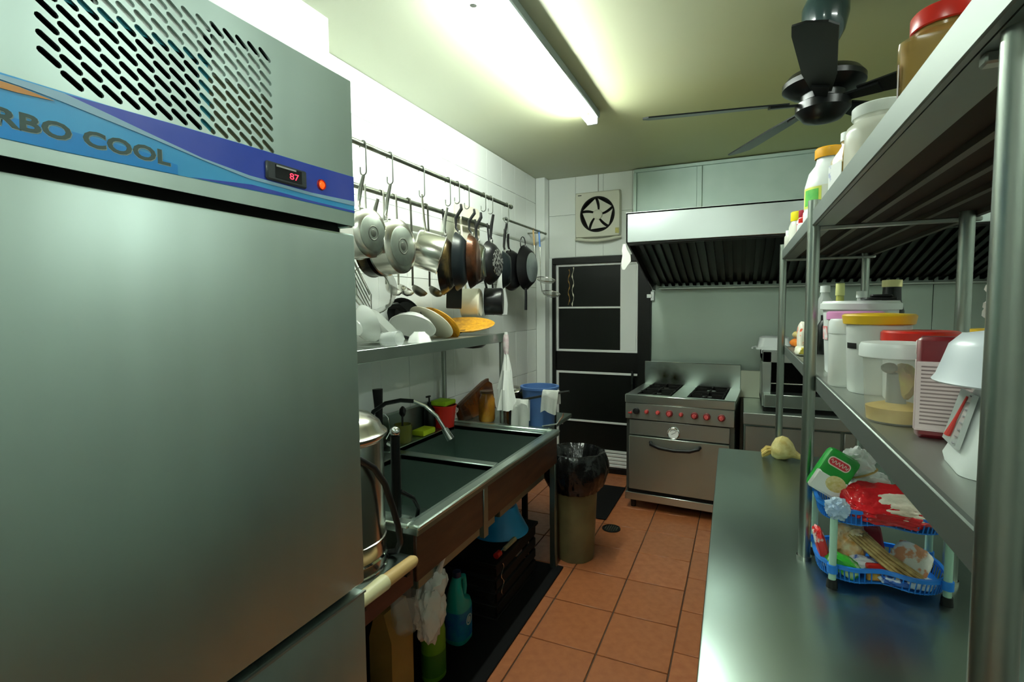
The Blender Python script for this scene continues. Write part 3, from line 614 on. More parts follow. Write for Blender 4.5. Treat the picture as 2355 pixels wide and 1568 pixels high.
# ---------------------------------------------------------------- rails and hanging pans
def rail(name, label, x, y0, y1, z, r, wall_brackets):
    t = thing(name, label, 'rail', (x, (y0 + y1) / 2, z))
    part(t, 'bar', B().cyl((x, y0, z), (x, y1, z), r), railM)
    for y in wall_brackets:
        part(t, 'bracket', B().box((XL + .001, y - .012, z - .006), (x, y + .012, z + .006), .002), railM)
    part(t, 'end_cap', B().cyl((x, y1 - .002, z), (x, y1 + .02, z), r * 1.25), railM)
    return t
rail('pot_rail', 'upper dark steel rail carrying pans on hooks', -1.50, 1.70, 3.34, 2.30, .012, (1.72,))
rail('pot_rail', 'lower dark steel rail close to the tiled wall', -1.70, 1.78, 3.42, 2.185, .013, (1.80, 3.38))
rail('pot_rail', 'short far rail near the corner of the tiled wall', -1.70, 3.66, 4.58, 2.28, .009, (4.5,))
def hook(x, y, z, L, label, rr=.016):
    pts = arc((x, y, z), rr, PI * .95, -PI * .0, 8, 'xz')[::1]
    pts = [Vector((x - rr, y, z - rr))] + pts + [Vector((x + rr * .8, y, z - L * .5))] + [Vector((x + .004, y, z - L + rr))] + arc((x + .004 + rr * .0, y, z - L + rr * .5), rr * .9, -PI * .9 + PI, -PI * .9 + PI + 0.01, 1, 'xz')[:0]
    low = arc((x, y, z - L + rr), rr, 0, -PI, 8, 'xz')
    pts = [Vector((x - rr, y, z - .01))] + arc((x, y, z), rr, PI, 0, 8, 'xz') + low + [Vector((x - rr, y, z - L + rr + .02))]
    return solo('s_hook', label, 'hook', (x, y, z - L), B().tube(pts, .0032, n=7), mat('hook_steel', (.16, .17, .15), .35, .8), 'S-hooks on the pot rails')
def pan(name, label, cat, hk, drop, r, depth, n, mbody, mbase, hlen, hmat, hw=.011, base_r=None, twist=0.0, prof='pan', roll=0.0, disc=True, emblem=None, straight=True):
    """hangs from point hk; n = outward normal of its base; handle runs up"""
    hk = Vector(hk); n = Vector(n).normalized(); upv = Vector((0, 0, 1)); upv = (upv - n * upv.dot(n)).normalized()
    upv = Matrix.Rotation(roll, 3, n) @ upv
    base_r = base_r or r * .82
    rimc = hk - upv * (drop + r) ; t = thing(name, label, cat, (rimc.x, rimc.y, rimc.z - r))
    side = upv.cross(n); M = Matrix((side, upv, n)).transposed().to_4x4(); M.translation = rimc - n * depth * .5
    th = .003
    if prof == 'pot': pr_ = [(0, depth), (base_r, depth), (r, depth - .012), (r, .004), (r + .005, 0), (r + .003, -.002), (r - th, 0), (r - th, depth - .014), (0, depth - th * 1.5)]
    else: pr_ = [(0, depth), (base_r * .75, depth), (base_r, depth - .006), (base_r + (r - base_r) * .55, depth * .55), (r, .003), (r + .003, 0), (r, -.001), (base_r, depth - .012), (0, depth - th * 1.6)]
    part(t, 'body', B().lathe(pr_, n=48, M=M), mbody)
    if disc:
        dsk = part(t, 'base_disc', B().lathe([(0, depth + .003), (base_r * .86, depth + .003), (base_r * .9, depth + .001), (base_r * .9, depth - .003)], n=40, M=M), mbase)
        if emblem: part(t, 'base_ring', B().lathe([(base_r * .30, depth + .003), (base_r * .34, depth + .0045), (base_r * .38, depth + .003)], n=32, M=M).lathe([(0, depth + .0045), (base_r * .16, depth + .0045), (base_r * .2, depth + .003)], n=20, M=M), emblem, dsk)
    p0 = rimc + upv * (r - .002) - n * depth * .2; p1 = rimc + upv * (r + .03) - n * (depth * .35); p2 = hk - n * (depth * .45) * 0 - upv * .01
    if straight: pts = [p0, p1, p1.lerp(p2, .5) - n * .004, p2]
    else: pts = [p0, p0 + upv * .03 - n * .02, p1.lerp(p2, .4) - n * .02, p1.lerp(p2, .8) + n * .006, p2]
    part(t, 'handle', B().tube(pts, [hw * .75, hw * .9, hw * 1.15, hw * .9][:len(pts)] if len(pts) == 4 else [hw * .7, hw * .8, hw * 1.1, hw * 1.15, hw * .8], n=12, flat=.6), hmat)
    part(t, 'rivet_plate', B().box((-.014, -.012, -.004), (.014, .012, .004), .002, M=frame(p0, side, upv)), steelP)
    return t
U = (-1.50, 2.30)
darkE = mat('dark_stamp', (.07, .075, .06), .5, .8)
hook(-1.50, 1.80, 2.30, .13, 'steel S-hook nearest the refrigerator holding a saucepan')
pan('saucepan', 'steel saucepan half hidden behind the refrigerator edge', 'saucepan', (-1.50, 1.80, 2.18), .155, .105, .09, (1, -.05, 0), steelP, potbase, .16, steelP, prof='pot', emblem=darkE)
hook(-1.50, 1.985, 2.30, .13, 'steel S-hook holding the large saucepan with round base ring')
pan('saucepan', 'large steel saucepan with a ringed round base facing the aisle', 'saucepan', (-1.50, 1.985, 2.18), .175, .125, .10, (1, .02, .04), steelP, potbase, .2, steelP, prof='pot', emblem=darkE)
pan('saucepan', 'scorched golden steel pan hung behind the large saucepan', 'saucepan', (-1.60, 2.02, 2.13), .13, .125, .07, (1, .0, -.02), panOlive, potbase, .2, steelP, prof='pot')
hook(-1.50, 2.245, 2.30, .14, 'steel S-hook holding the tilted deep pot')
t = thing('milk_pot', 'deep steel pot hanging tilted on a long thin handle', 'saucepan', (-1.48, 2.24, 1.80))
n_ = Vector((-.80, -.52, .30)).normalized(); u_ = (Vector((0, 0, 1)) - n_ * n_.z).normalized(); s_ = u_.cross(n_)
Mm = Matrix((s_, u_, n_)).transposed().to_4x4(); Mm.translation = Vector((-1.47, 2.245, 1.885)) - n_ * .07
part(t, 'body', B().lathe([(0, .14), (.088, .14), (.095, .13), (.097, .004), (.102, 0), (.10, -.002), (.093, 0), (.091, .126), (0, .134)], n=48, M=Mm), steelP)
part(t, 'handle', B().tube([(-1.50, 2.245, 2.175), (-1.497, 2.245, 2.12), (-1.49, 2.243, 2.05), (-1.478, 2.24, 1.985)], [.006, .008, .009, .007], n=10, flat=.6), steelP)
part(t, 'rivet_plate', B().box((-.012, -.012, -.003), (.012, .012, .006), .002, M=frame((-1.477, 2.24, 1.982), s_, n_)), steelP)
hook(-1.50, 2.50, 2.30, .14, 'steel S-hook holding the golden scorched frying pan')
pan('frying_pan', 'scorched gold frying pan, first of the three nested pans', 'frying pan', (-1.515, 2.515, 2.165), .165, .165, .055, (.93, .33, .0), panOlive, nonstick, .2, steelP, base_r=.125, disc=False)
hook(-1.50, 2.60, 2.30, .11, 'steel S-hook holding the blue-black frying pan')
pan('frying_pan', 'blue-black frying pan, middle of the three nested pans', 'frying pan', (-1.475, 2.60, 2.195), .17, .165, .055, (.93, .33, 0), panBlue, nonstick, .2, blackP, base_r=.125, disc=False, straight=False, hw=.014)
hook(-1.50, 2.715, 2.30, .12, 'steel S-hook holding the copper brown frying pan')
pan('frying_pan', 'copper brown frying pan, last of the three nested pans', 'frying pan', (-1.455, 2.72, 2.185), .155, .16, .052, (.93, .33, 0), panBrown, nonstick, .2, blackP, base_r=.12, disc=False, straight=False, hw=.013)
hook(-1.50, 2.93, 2.30, .10, 'steel S-hook holding the pale steel skillet')
pan('skillet', 'pale steel skillet behind the pan with a patterned base', 'frying pan', (-1.52, 2.93, 2.205), .19, .135, .06, (.95, .25, 0), steelP, potbase, .2, blackP, hw=.015, base_r=.10, straight=False)
hook(-1.50, 3.03, 2.30, .10, 'steel S-hook holding the pan with a patterned base')
pan('skillet', 'black skillet with a pale patterned base ring', 'frying pan', (-1.48, 3.03, 2.205), .18, .14, .06, (1, .06, 0), nonstick, mat('patterned_base', (.45, .45, .42), .4, .7, col2=(.02, .02, .02), scale=55, lo=.46, hi=.52), .2, blackP, hw=.014, base_r=.095)
hook(-1.50, 3.28, 2.30, .12, 'steel S-hook at the far end of the upper rail')
pan('skillet', 'plain small black skillet at the far end of the upper rail', 'frying pan', (-1.50, 3.28, 2.185), .20, .13, .06, (.92, .38, 0), panBlue, nonstick, .2, blackP, hw=.013, base_r=.09, disc=False)
hook(-1.70, 3.70, 2.28, .11, 'steel S-hook at the near end of the far rail')
pan('skillet', 'black pan hung by its handle behind the cast iron skillet', 'frying pan', (-1.69, 3.72, 2.18), .14, .16, .05, (.95, -.2, 0), nonstick, nonstick, .2, blackP, hw=.014, base_r=.13, disc=False, roll=.25)
# cast iron skillet, handle down
t = thing('skillet', 'cast iron skillet with bright base and handle hanging downwards', 'frying pan', (-1.58, 3.88, 1.62))
Mk = Matrix((Vector((0, 1, 0)), Vector((0, 0, 1)), Vector((1, 0, 0)))).transposed().to_4x4(); Mk.translation = (-1.62, 3.90, 1.915)
part(t, 'body', B().lathe([(0, .06), (.125, .06), (.135, .055), (.178, .004), (.183, 0), (.176, 0), (.13, .05), (0, .05)], n=48, M=Mk), nonstick)
part(t, 'base_disc', B().lathe([(0, .063), (.115, .063), (.12, .06), (.12, .055)], n=40, M=Mk), mat('worn_base', (.42, .50, .52), .42, .8, col2=(.60, .66, .66), scale=9))
part(t, 'handle', B().tube([(-1.60, 3.86, 1.745), (-1.595, 3.85, 1.68), (-1.595, 3.845, 1.57)], [.014, .016, .018], n=12, flat=.6), nonstick)
part(t, 'hanging_ring', B().tube([(-1.61 + .0 * a, 3.83 + .05 * math.cos(a), 2.10 + .055 * math.sin(a)) for a in [2 * PI * k / 20 for k in range(21)]], .004, n=6), blackG)
# ladles etc. on the lower rail
lad = ['first ladle from the refrigerator on the lower rail', 'second ladle from the refrigerator on the lower rail', 'third ladle from the refrigerator on the lower rail', 'fourth ladle from the refrigerator, partly behind the deep pot']
for k, (y, mm) in enumerate(((2.165, steelP), (2.27, steelP), (2.40, mat('dark_steel', (.12, .12, .10), .3, .9)), (2.57, MATS['dark_steel'] if 'dark_steel' in MATS else steelP))):
    t = thing('ladle', lad[k], 'ladle', (-1.68, y, 1.64), group='ladles on the lower rail')
    part(t, 'handle', B().tube([(-1.71, y, 2.195), (-1.698, y, 2.202), (-1.683, y, 2.195), (-1.680, y, 2.17), (-1.675, y, 1.95), (-1.675, y - .003, 1.72)], .006, n=8), mm)
    part(t, 'bowl', B().lathe([(0, -.03), (.025, -.026), (.042, -.012), (.048, .006), (.046, .006), (.04, -.010), (.023, -.022), (0, -.026)], n=28, M=Matrix.Translation((-1.65, y + .025, 1.695)) @ Matrix.Rotation(math.radians(-28), 4, 'X') @ Matrix.Rotation(.35, 4, 'Y')), mm)
t = thing('strainer', 'large wire mesh strainer hanging nearest the refrigerator', 'strainer', (-1.66, 2.0, 1.54))
Ms = frame((-1.66, 2.03, 1.69), (.2, 1, 0), (-.25, .05, 1))
part(t, 'mesh_bowl', B().lathe([(.12, 0), (.115, .04), (.09, .085), (.05, .11), (0, .12)], n=36, M=Ms), meshM)
part(t, 'rim', B().tube([Ms @ Vector((.12 * math.cos(a), .12 * math.sin(a), 0)) for a in [2 * PI * k / 32 for k in range(33)]], .004, n=6), steelP)
part(t, 'handle', B().tube([Ms @ Vector((0, .12, 0)), (-1.68, 2.03, 1.95), (-1.685, 2.03, 2.20)], .005, n=8), steelP)
t = thing('wire_basket', 'small wire frying basket below the hidden saucepan', 'basket', (-1.60, 1.90, 1.62))
for k in range(4):
    part(t, 'wire', B().tube([(-1.60, 1.84 + .1 * f, 1.80 - .14 * f - k * .028) for f in (0, .5, 1)], .0028, n=6), steelP)
part(t, 'frame', B().tube([(-1.60, 1.83, 1.82), (-1.60, 1.85, 1.66), (-1.60, 1.95, 1.56), (-1.60, 1.95, 1.66), (-1.60, 1.83, 1.82), (-1.685, 1.82, 2.0), (-1.70, 1.82, 2.195)], .004, n=6), steelP)
t = thing('turner', 'black square bladed turner below the nested pans', 'spatula', (-1.66, 2.80, 1.62))
part(t, 'blade', B().box((-.055, -.004, -.07), (.055, .004, .07), .004, M=Matrix.Translation((-1.60, 2.72, 1.66)) @ Matrix.Rotation(math.radians(62), 4, 'Z') @ Matrix.Rotation(.05, 4, 'Y')), blackP)
part(t, 'handle', B().tube([(-1.605, 2.72, 1.72), (-1.64, 2.73, 1.85), (-1.68, 2.75, 2.10), (-1.69, 2.75, 2.20)], .007, n=8), blackP)
t = thing('enamel_pot', 'cream enamel pot hanging below the skillets', 'saucepan', (-1.60, 2.98, 1.52))
Mp = frame((-1.60, 2.94, 1.625), (-.45, .0, .9), (-.8, -.2, -.4))
Mp = Matrix((Vector((-.3, .95, 0)).normalized(), Vector((0, 0, 1)), Vector((.95, .3, 0)).normalized())).transposed().to_4x4(); Mp.translation = (-1.68, 2.97, 1.625)
part(t, 'body', B().lathe([(0, .12), (.085, .12), (.095, .11), (.095, 0), (.10, -.003), (.092, 0), (.09, .105), (0, .114)], n=40, M=Mp), creamE)
part(t, 'handle', B().tube([(-1.66, 2.97, 1.72), (-1.67, 2.97, 1.85), (-1.685, 2.97, 2.12), (-1.69, 2.97, 2.20)], .007, n=8), creamE)
t = thing('saucepan', 'small black saucepan beside the cream enamel pot', 'saucepan', (-1.55, 3.08, 1.53))
Mp2 = Matrix((Vector((-.35, .93, 0)).normalized(), Vector((0, 0, 1)), Vector((.93, .35, 0)).normalized())).transposed().to_4x4(); Mp2.translation = (-1.61, 3.16, 1.635)
part(t, 'body', B().lathe([(0, .12), (.085, .12), (.092, .11), (.092, 0), (.097, -.003), (.088, 0), (.086, .105), (0, .114)], n=40, M=Mp2), nonstick)
part(t, 'handle', B().tube([(-1.60, 3.16, 1.725), (-1.64, 3.17, 1.85), (-1.685, 3.17, 2.12), (-1.69, 3.17, 2.20)], .008, n=8), blackP)
t = thing('cutting_board', 'beige board hung on the lower rail behind the black handles', 'cutting board', (-1.725, 3.2, 2.1))
part(t, 'board', B().prism(rr_ := [(p[0], p[1]) for p in rrect(.34, .24, .03)], .012, frame((-1.735, 3.13, 2.17), (0, 1, 0), (0, 0, 1))), cardM)
t = thing('carrier_bag', 'thin white plastic bag hanging beyond the black saucepan', 'bag', (-1.66, 3.5, 1.53))
part(t, 'bag', B().tube([(-1.64, 3.47, 1.89), (-1.675, 3.42, 2.06), (-1.69, 3.40, 2.19), (-1.70, 3.395, 2.203)], .004, n=6).lathe([(.006, .36), (.015, .30), (.03, .2), (.045, .08), (.04, .0), (0, -.01)], (-1.64, 3.47, 1.54), n=30, fn=lambda a, r, z: r * (1 + .2 * math.sin(4 * a + z * 9))), bagW)
t = thing('whisk', 'dark handled whisk hanging beside the white carrier bag', 'utensil', (-1.62, 3.33, 1.5))
part(t, 'handle', B().tube([(-1.69, 3.36, 2.20), (-1.66, 3.35, 1.9), (-1.64, 3.34, 1.70)], .007, n=8), blackP)
for k in range(5):
    a = k * PI / 5
    part(t, 'wire', B().tube([(-1.64 + .028 * math.sin(b) * math.cos(a), 3.34 + .028 * math.sin(b) * math.sin(a), 1.70 - .16 * (1 - math.cos(b)) / 2) for b in [2 * PI * j / 14 for j in range(15)]], .002, n=5), blackG)
for k, (y, lab) in enumerate(((4.30, 'wire skimmer hanging high near the corner of the far rail'), (4.44, 'second wire skimmer, closest to the corner'))):
    t = thing('skimmer', lab, 'skimmer', (-1.66, y, 1.6), group='wire skimmers on the far rail')
    zb_ = 1.84 - k * .12
    Ms = frame((-1.60, y + .03, zb_), (.9, .4, -.15), (-.3, .9, .25))
    part(t, 'mesh_bowl', B().lathe([(.085, 0), (.075, -.018), (.04, -.033), (0, -.038)], n=28, M=Ms), meshM)
    part(t, 'rim', B().tube([Ms @ Vector((.085 * math.cos(a), .085 * math.sin(a), 0)) for a in [2 * PI * j / 24 for j in range(25)]], .004, n=6), steelP)
    part(t, 'handle', B().tube([Ms @ Vector((-.085, 0, 0)), (-1.685, y - .02, zb_ + .10), (-1.69, y - .02, 2.16)], .004, n=6), steelP)
    part(t, 'grip', B().tube([(-1.69, y - .02, 2.14), (-1.70, y - .02, 2.29)], .008, n=8), blueP if k else woodL)

# ---------------------------------------------------------------- crockery on the overshelf
zs = 1.4255
def bowlprof(r, h, foot=.4): return [(0, 0), (r * foot, 0), (r * foot, .006), (r * .8, h * .5), (r, h), (r - .004, h), (r * .78, h * .5 + .004), (0, .008)]
t = thing('bowl', 'white bowl on its side at the near end of the overshelf', 'bowl', (-1.52, 1.79, zs), group='white crockery on the overshelf')
part(t, 'bowl', B().lathe(bowlprof(.085, .06), n=40, M=Matrix.Translation((-1.51, 1.74, zs + .088)) @ Matrix.Rotation(math.radians(-72), 4, 'X') @ Matrix.Rotation(.25, 4, 'Y')), whiteE)
t = thing('tray', 'square white tray leaning over beside the near bowl', 'tray', (-1.6, 1.98, zs))
Mt = Matrix.Translation((-1.60, 1.955, zs + .008)) @ Matrix.Rotation(math.radians(-30), 4, 'Z') @ Matrix.Rotation(math.radians(38), 4, 'X')
Mt = frame((-1.53, 2.03, zs + .004), (-.93, .25, .0), (-.25, -.80, .72))
part(t, 'tray', B().loft([rrect(.22, .20, .03, c=(.06, .11), z=0), rrect(.26, .23, .035, c=(.06, .11), z=.022), rrect(.265, .235, .035, c=(.06, .11), z=.022), rrect(.225, .205, .03, c=(.06, .11), z=-.004)], cap=True, M=Mt), whiteE)
t = thing('dish', 'large white oval dish propped upside down on the overshelf', 'dish', (-1.6, 2.25, zs))
part(t, 'dish', B().lathe(bowlprof(.125, .055, .5), n=40, M=Matrix.Translation((-1.60, 2.30, zs + .118)) @ Matrix.Rotation(math.radians(180 - 32), 4, 'X') @ Matrix.Rotation(.12, 4, 'Y')), whiteE)
t = thing('bowl', 'small fluted white bowl upside down in front of the oval dish', 'bowl', (-1.47, 2.15, zs), group='white crockery on the overshelf')
part(t, 'bowl', B().lathe([(.062, 0), (.06, .004), (.05, .03), (.03, .048), (.028, .052), (0, .052)], (-1.475, 2.16, zs), n=40, fn=lambda a, r, z: r * (1 + .05 * math.cos(6 * a))), whiteE)
t = thing('glass', 'clear glass tumbler lying on the overshelf near the tray', 'glass', (-1.46, 1.88, zs))
part(t, 'glass', B().lathe([(.028, 0), (.03, .0), (.034, .09), (.032, .09), (.027, .006), (0, .006)], M=Matrix.Translation((-1.45, 1.84, zs + .034)) @ Matrix.Rotation(math.radians(86), 4, 'Y') @ Matrix.Rotation(0, 4, 'X'), n=24), mat('clear_glass', (.9, .94, .92), .08, alpha=.3))
t = thing('plate', 'round cream plate leaning back beside the oval dish', 'plate', (-1.6, 2.42, zs))
part(t, 'plate', B().lathe([(0, 0), (.07, 0), (.085, .008), (.135, .018), (.135, .022), (.083, .013), (0, .006)], n=48, M=Matrix.Translation((-1.575, 2.44, zs + .105)) @ Matrix.Rotation(math.radians(-64 + 180 + 24), 4, 'X') @ Matrix.Rotation(math.radians(-10), 4, 'Y')), creamE)
t = thing('plate', 'ochre rimmed plate leaning behind the cream plate', 'plate', (-1.6, 2.56, zs))
part(t, 'plate', B().lathe([(0, 0), (.07, 0), (.085, .008), (.13, .018), (.13, .023), (.083, .013), (0, .006)], n=48, M=Matrix.Translation((-1.585, 2.55, zs + .095)) @ Matrix.Rotation(math.radians(-64 + 180 + 20), 4, 'X') @ Matrix.Rotation(math.radians(-10), 4, 'Y')), wicker)
solo('wok_ladle', 'black pan handle poking out behind the cream plate', 'pan', (-1.70, 2.30, zs), B().tube([(-1.70, 2.20, zs + .18), (-1.70, 2.28, zs + .185), (-1.71, 2.40, zs + .13)], [.012, .018, .014], n=12).lathe([(0, 0), (.09, 0), (.12, .035), (.116, .035), (.088, .004), (0, .004)], M=Matrix.Translation((-1.725, 2.42, zs + .122)) @ Matrix.Rotation(math.radians(105), 4, 'X'), n=32), blackP)
t = thing('platter', 'oval ochre woven platter lying across the far end of the overshelf', 'platter', (-1.52, 2.80, zs))
Mpl = frame((-1.575, 2.80, zs + .040), (.86, .48, .02), (-.46, .80, .30)) @ Matrix.Diagonal((.92, .62, 1, 1))
part(t, 'platter', B().lathe([(0, 0), (.12, .0), (.20, .025), (.205, .03), (.20, .032), (.12, .008), (0, .008)], n=56, M=Mpl), wicker)
part(t, 'support_bowl', B().lathe(bowlprof(.085, .035)[:5], (-1.62, 2.72, zs), n=32), blackP)
solo('small_wok', 'black shallow wok hung beneath the far end of the overshelf', 'pan', (-1.56, 2.86, 1.33), B().lathe([(0, -.045), (.06, -.038), (.10, -.008), (.105, 0), (.10, 0), (.06, -.03), (0, -.036)], (-1.53, 2.82, 1.384), n=36), nonstick)

# ---------------------------------------------------------------- exhaust fan on the back wall
t = thing('exhaust_fan', 'square cream exhaust fan on the tiled back wall', 'fan', (-1.24, YB, 2.24))
Mf = frame((-1.245, YB, 2.45), (1, 0, 0), (0, 0, 1))
sq = [(p[0], p[1]) for p in rrect(.43, .42, .02)]; A = []
bq = B(); n4 = 48
outer = []
for k in range(n4):
    a = 2 * PI * k / n4; cx, cz = math.cos(a), math.sin(a); s_ = 1 / max(abs(cx) / .215, abs(cz) / .21); outer.append((cx * s_, cz * s_))
inner = [(.165 * math.cos(2 * PI * k / n4), .165 * math.sin(2 * PI * k / n4)) for k in range(n4)]
bq.loft([[(x, y, 0) for x, y in outer], [(x, y, .05) for x, y in outer], [(x * .96, y * .96, .062) for x, y in outer], [(x, y, .062) for x, y in inner], [(x, y, .01) for x, y in inner]], cap=False, M=Mf)
part(t, 'housing', bq, offP)
part(t, 'duct_back', B().lathe([(0, .008), (.165, .008), (.165, .012), (0, .012)], n=40, M=Mf), blackM)
part(t, 'ring', B().lathe([(.165, .058), (.162, .066), (.150, .066), (.148, .04), (.165, .02)], n=48, M=Mf), blackM)
for k in range(5):
    a = 2 * PI * k / 5 + .3; P_ = []
    for j in range(9):
        f = j / 8; P_.append((.03 + .118 * f, a + .18 * f - .0))
    for j in range(8, -1, -1):
        f = j / 8; P_.append((.03 + .118 * f, a + .85 + .42 * f))
    part(t, 'blade', B().prism([(r_ * math.cos(q_), r_ * math.sin(q_)) for r_, q_ in P_], .006, Mf @ Matrix.Translation((0, 0, .035))), offP)
part(t, 'hub', B().lathe([(.045, .03), (.045, .052), (.035, .06), (0, .062)], n=32, M=Mf), offP)
part(t, 'bottom_lip', B().tube([(-1.46, YB - .03, 2.235), (-1.35, YB - .06, 2.215), (-1.24, YB - .066, 2.208), (-1.13, YB - .06, 2.215), (-1.03, YB - .03, 2.235)], .016, n=10), offP)
part(t, 'sticker', B().box((-1.075, YB - .064, 2.265), (-1.04, YB - .0622, 2.315)), mat('yellow_sticker', (.62, .55, .12), .5, col2=(.4, .4, .2), scale=60))
part(t, 'logo', B().box((-1.43, YB - .064, 2.63), (-1.395, YB - .0622, 2.637)), blackP)
part(t, 'cord', B().tube([(-1.25, YB - .004, 2.66), (-1.25, YB - .004, ZC)], .004, n=6), mat('cord_grey', (.4, .4, .36), .6))

# ---------------------------------------------------------------- range hood
t = thing('range_hood', 'long stainless range hood with black greasy baffles', 'hood', (.5, 4.2, 1.74))
hx0, hx1, hyf, hyb = -.725, 1.85, 3.53, 4.785
part(t, 'front_panel', B().box((hx0, hyf, 2.025), (hx1, hyf + .012, 2.225), .003), mat('hood_steel', (.60, .65, .64), .30, 1.0))
part(t, 'top', B().box((hx0, hyf, 2.213), (hx1, hyb, 2.225)), steel)
for x in (hx0, hx1 - .01):
    part(t, 'end_panel', B().prism([(hyf, 2.22), (hyb, 2.22), (hyb, 1.735), (hyb - .12, 1.735), (hyf, 2.025)], .01, frame((x, 0, 0), (0, 1, 0), (0, 0, 1))), greaseM if x < 0 else steel)
part(t, 'front_channel', B().box((hx0 + .01, hyf + .012, 2.012), (hx1, hyf + .09, 2.035), .003), greaseM)
part(t, 'back_channel', B().box((hx0 + .06, hyb - .16, 1.735), (hx1, hyb, 1.752), .003), mat('channel_steel', (.42, .45, .40), .35, .9))
part(t, 'filter_back', B().prism([(hyf + .1, 2.08), (hyb - .10, 1.79), (hyb - .10, 1.80), (hyf + .1, 2.09)], hx1 - hx0 - .02, frame((hx0 + .01, 0, 0), (0, 1, 0), (0, 0, 1))), greaseM)
sl = B().prism([(hyf + .09, 2.055), (hyb - .11, 1.765), (hyb - .11, 1.785), (hyf + .09, 2.075)], .028, frame((0, 0, 0), (0, 1, 0), (0, 0, 1)))
so = mk('baffle', sl, mat('baffle_metal', (.012, .013, .011), .30, .7)); bm_ = so.data; bpy.data.objects.remove(so)
k = 0; x = hx0 + .05
while x < hx1 - .05:
    share(bm_, 'baffle', t, ROOTM[t] @ Matrix.Translation((x, 0, 0))); x += .058
solo('paper_rag', 'torn white paper rag hanging from the hood corner', 'rag', (-.75, 3.55, 1.83), B().loft([[(-.735 + a + .01 * math.sin(z * 40), 3.56 + b_, z) for a, b_ in ((-.02 * s_, -.004), (.02 * s_, -.004), (.02 * s_, .004), (-.02 * s_, .004))] for z, s_ in ((2.02, .5), (1.98, .9), (1.94, 1.4), (1.90, 1.6), (1.87, 1.0), (1.845, .4))]), clothW)

# ---------------------------------------------------------------- ceiling fan
fcx, fcy = .287, 2.50
t = thing('ceiling_fan', 'black five-blade ceiling fan with a long cup-shaped mount', 'fan', (fcx, fcy, ZC))
part(t, 'mount_cup', B().lathe([(0, 0), (.072, 0), (.085, -.03), (.085, -.07), (.07, -.135), (.048, -.175), (.03, -.185), (0, -.185)], (fcx, fcy, ZC), n=40), mat('cup_black', (.015, .035, .035), .16, coat=.6))
part(t, 'downrod', B().cyl((fcx, fcy, ZC - .30), (fcx, fcy, ZC - .18), .022), blackG)
part(t, 'motor', B().lathe([(0, -.275), (.05, -.28), (.13, -.30), (.15, -.325), (.15, -.345), (.12, -.365), (.08, -.375), (.08, -.40), (.10, -.41), (.10, -.44), (.07, -.475), (.03, -.485), (0, -.485)], (fcx, fcy, ZC), n=48), blackG)
for k in range(5):
    a = math.radians(189 - 72 * k)
    Mr = Matrix.Translation((fcx, fcy, ZC - .405)) @ Matrix.Rotation(a, 4, 'Z') @ Matrix.Rotation(math.radians(-14), 4, 'X')
    part(t, 'blade', B().prism([(.13, -.035), (.30, -.058), (.62, -.066), (.69, -.060), (.715, -.02), (.715, .04), (.69, .066), (.30, .055), (.13, .035)], .006, Mr), blackG)
    part(t, 'blade_arm', B().prism([(.07, -.02), (.20, -.03), (.20, .03), (.07, .02)], .009, Mr @ Matrix.Translation((0, 0, -.009))), blackG)

# ---------------------------------------------------------------- cooking range (local coordinates, turned a little)
srot = math.radians(-3.2)
t = thing('cooking_range', 'stainless four-burner cooking range with oven door and red knobs', 'stove', (-.815, 4.0, 0), srot, local=True)
W_, D_ = .785, .66
part(t, 'body', B().box((0, .03, .12), (.035, D_, .83)).box((W_ - .035, .03, .12), (W_, D_, .83)).box((.035, .10, .12), (W_ - .035, D_, .83)), mat('range_side', (.16, .18, .16), .4, .9))
part(t, 'top_rim', B().box((-.004, -.015, .845), (W_ + .004, .03, .912), .006).box((-.004, .03, .875), (.07, D_, .905)).box((.335, .03, .875), (.445, D_, .905)).box((.71, .03, .875), (W_ + .004, D_, .905)).box((.07, .03, .84), (.71, D_, .872)), steel)
part(t, 'control_panel', B().box((0, -.01, .72), (W_, .03, .843), .003), steelS)
part(t, 'fascia', B().box((.03, .0, .595), (W_ - .03, .03, .712), .003), steelS)
dq = part(t, 'oven_door', B().box((.03, -.018, .165), (W_ - .03, .03, .588), .004), mat('oven_steel', (.48, .53, .48), .42, 1.0, col2=(.42, .46, .40), scale=3, detail=1, lo=.2, hi=.8))
part(t, 'door_handle', B().tube([(.20, -.02, .55), (.205, -.05, .545), (.27, -.062, .525), (.38, -.066, .518), (.49, -.062, .525), (.55, -.05, .545), (.555, -.02, .55)], .014, n=12), blackP, dq)
part(t, 'kick_panel', B().box((.0, -.01, .075), (W_, .02, .135), .003), steel)
part(t, 'door_gap', B().box((.02, .0, .135), (W_ - .02, .05, .166)), blackM)
for (x, y) in ((.05, .06), (W_ - .05, .06), (.05, D_ - .06), (W_ - .05, D_ - .06)):
    part(t, 'leg', B().cyl((x, y, 0), (x, y, .13), .02, .024), blackP)
kx = [.085, .165, .25, .335, .42, .515, .60, .70]
for k, x in enumerate(kx):
    big = k in (0, 3, 5, 6, 7)
    r_ = .026 if big else .016
    Mq = frame((x, -.011, .785), (1, 0, 0), (0, 0, 1))
    kn = part(t, 'knob', B().lathe([(r_, 0), (r_, .012), (r_ * .85, .024), (r_ * .6, .026), (0, .026)], n=24, M=Mq), blackP if k == 0 else (mat('maroon_knob', (.20, .012, .012), .35) if big else redknob))
    if k: part(t, 'knob_cap', B().lathe([(r_ * .6, .026), (r_ * .5, .034), (0, .035)], n=20, M=Mq).box((-.004, -r_ * .6, .026), (.004, r_ * .6, .038), .001, M=Mq), mat('pink_red_cap', (.62, .10, .10), .35), kn)
part(t, 'pilot_tap', B().cyl((.045, -.01, .775), (.045, -.045, .772), .006).box((.03, -.05, .768), (.06, -.04, .778), .002), redknob)
Mq = frame((.365, -.0, .635), (1, 0, 0), (0, 0, 1))
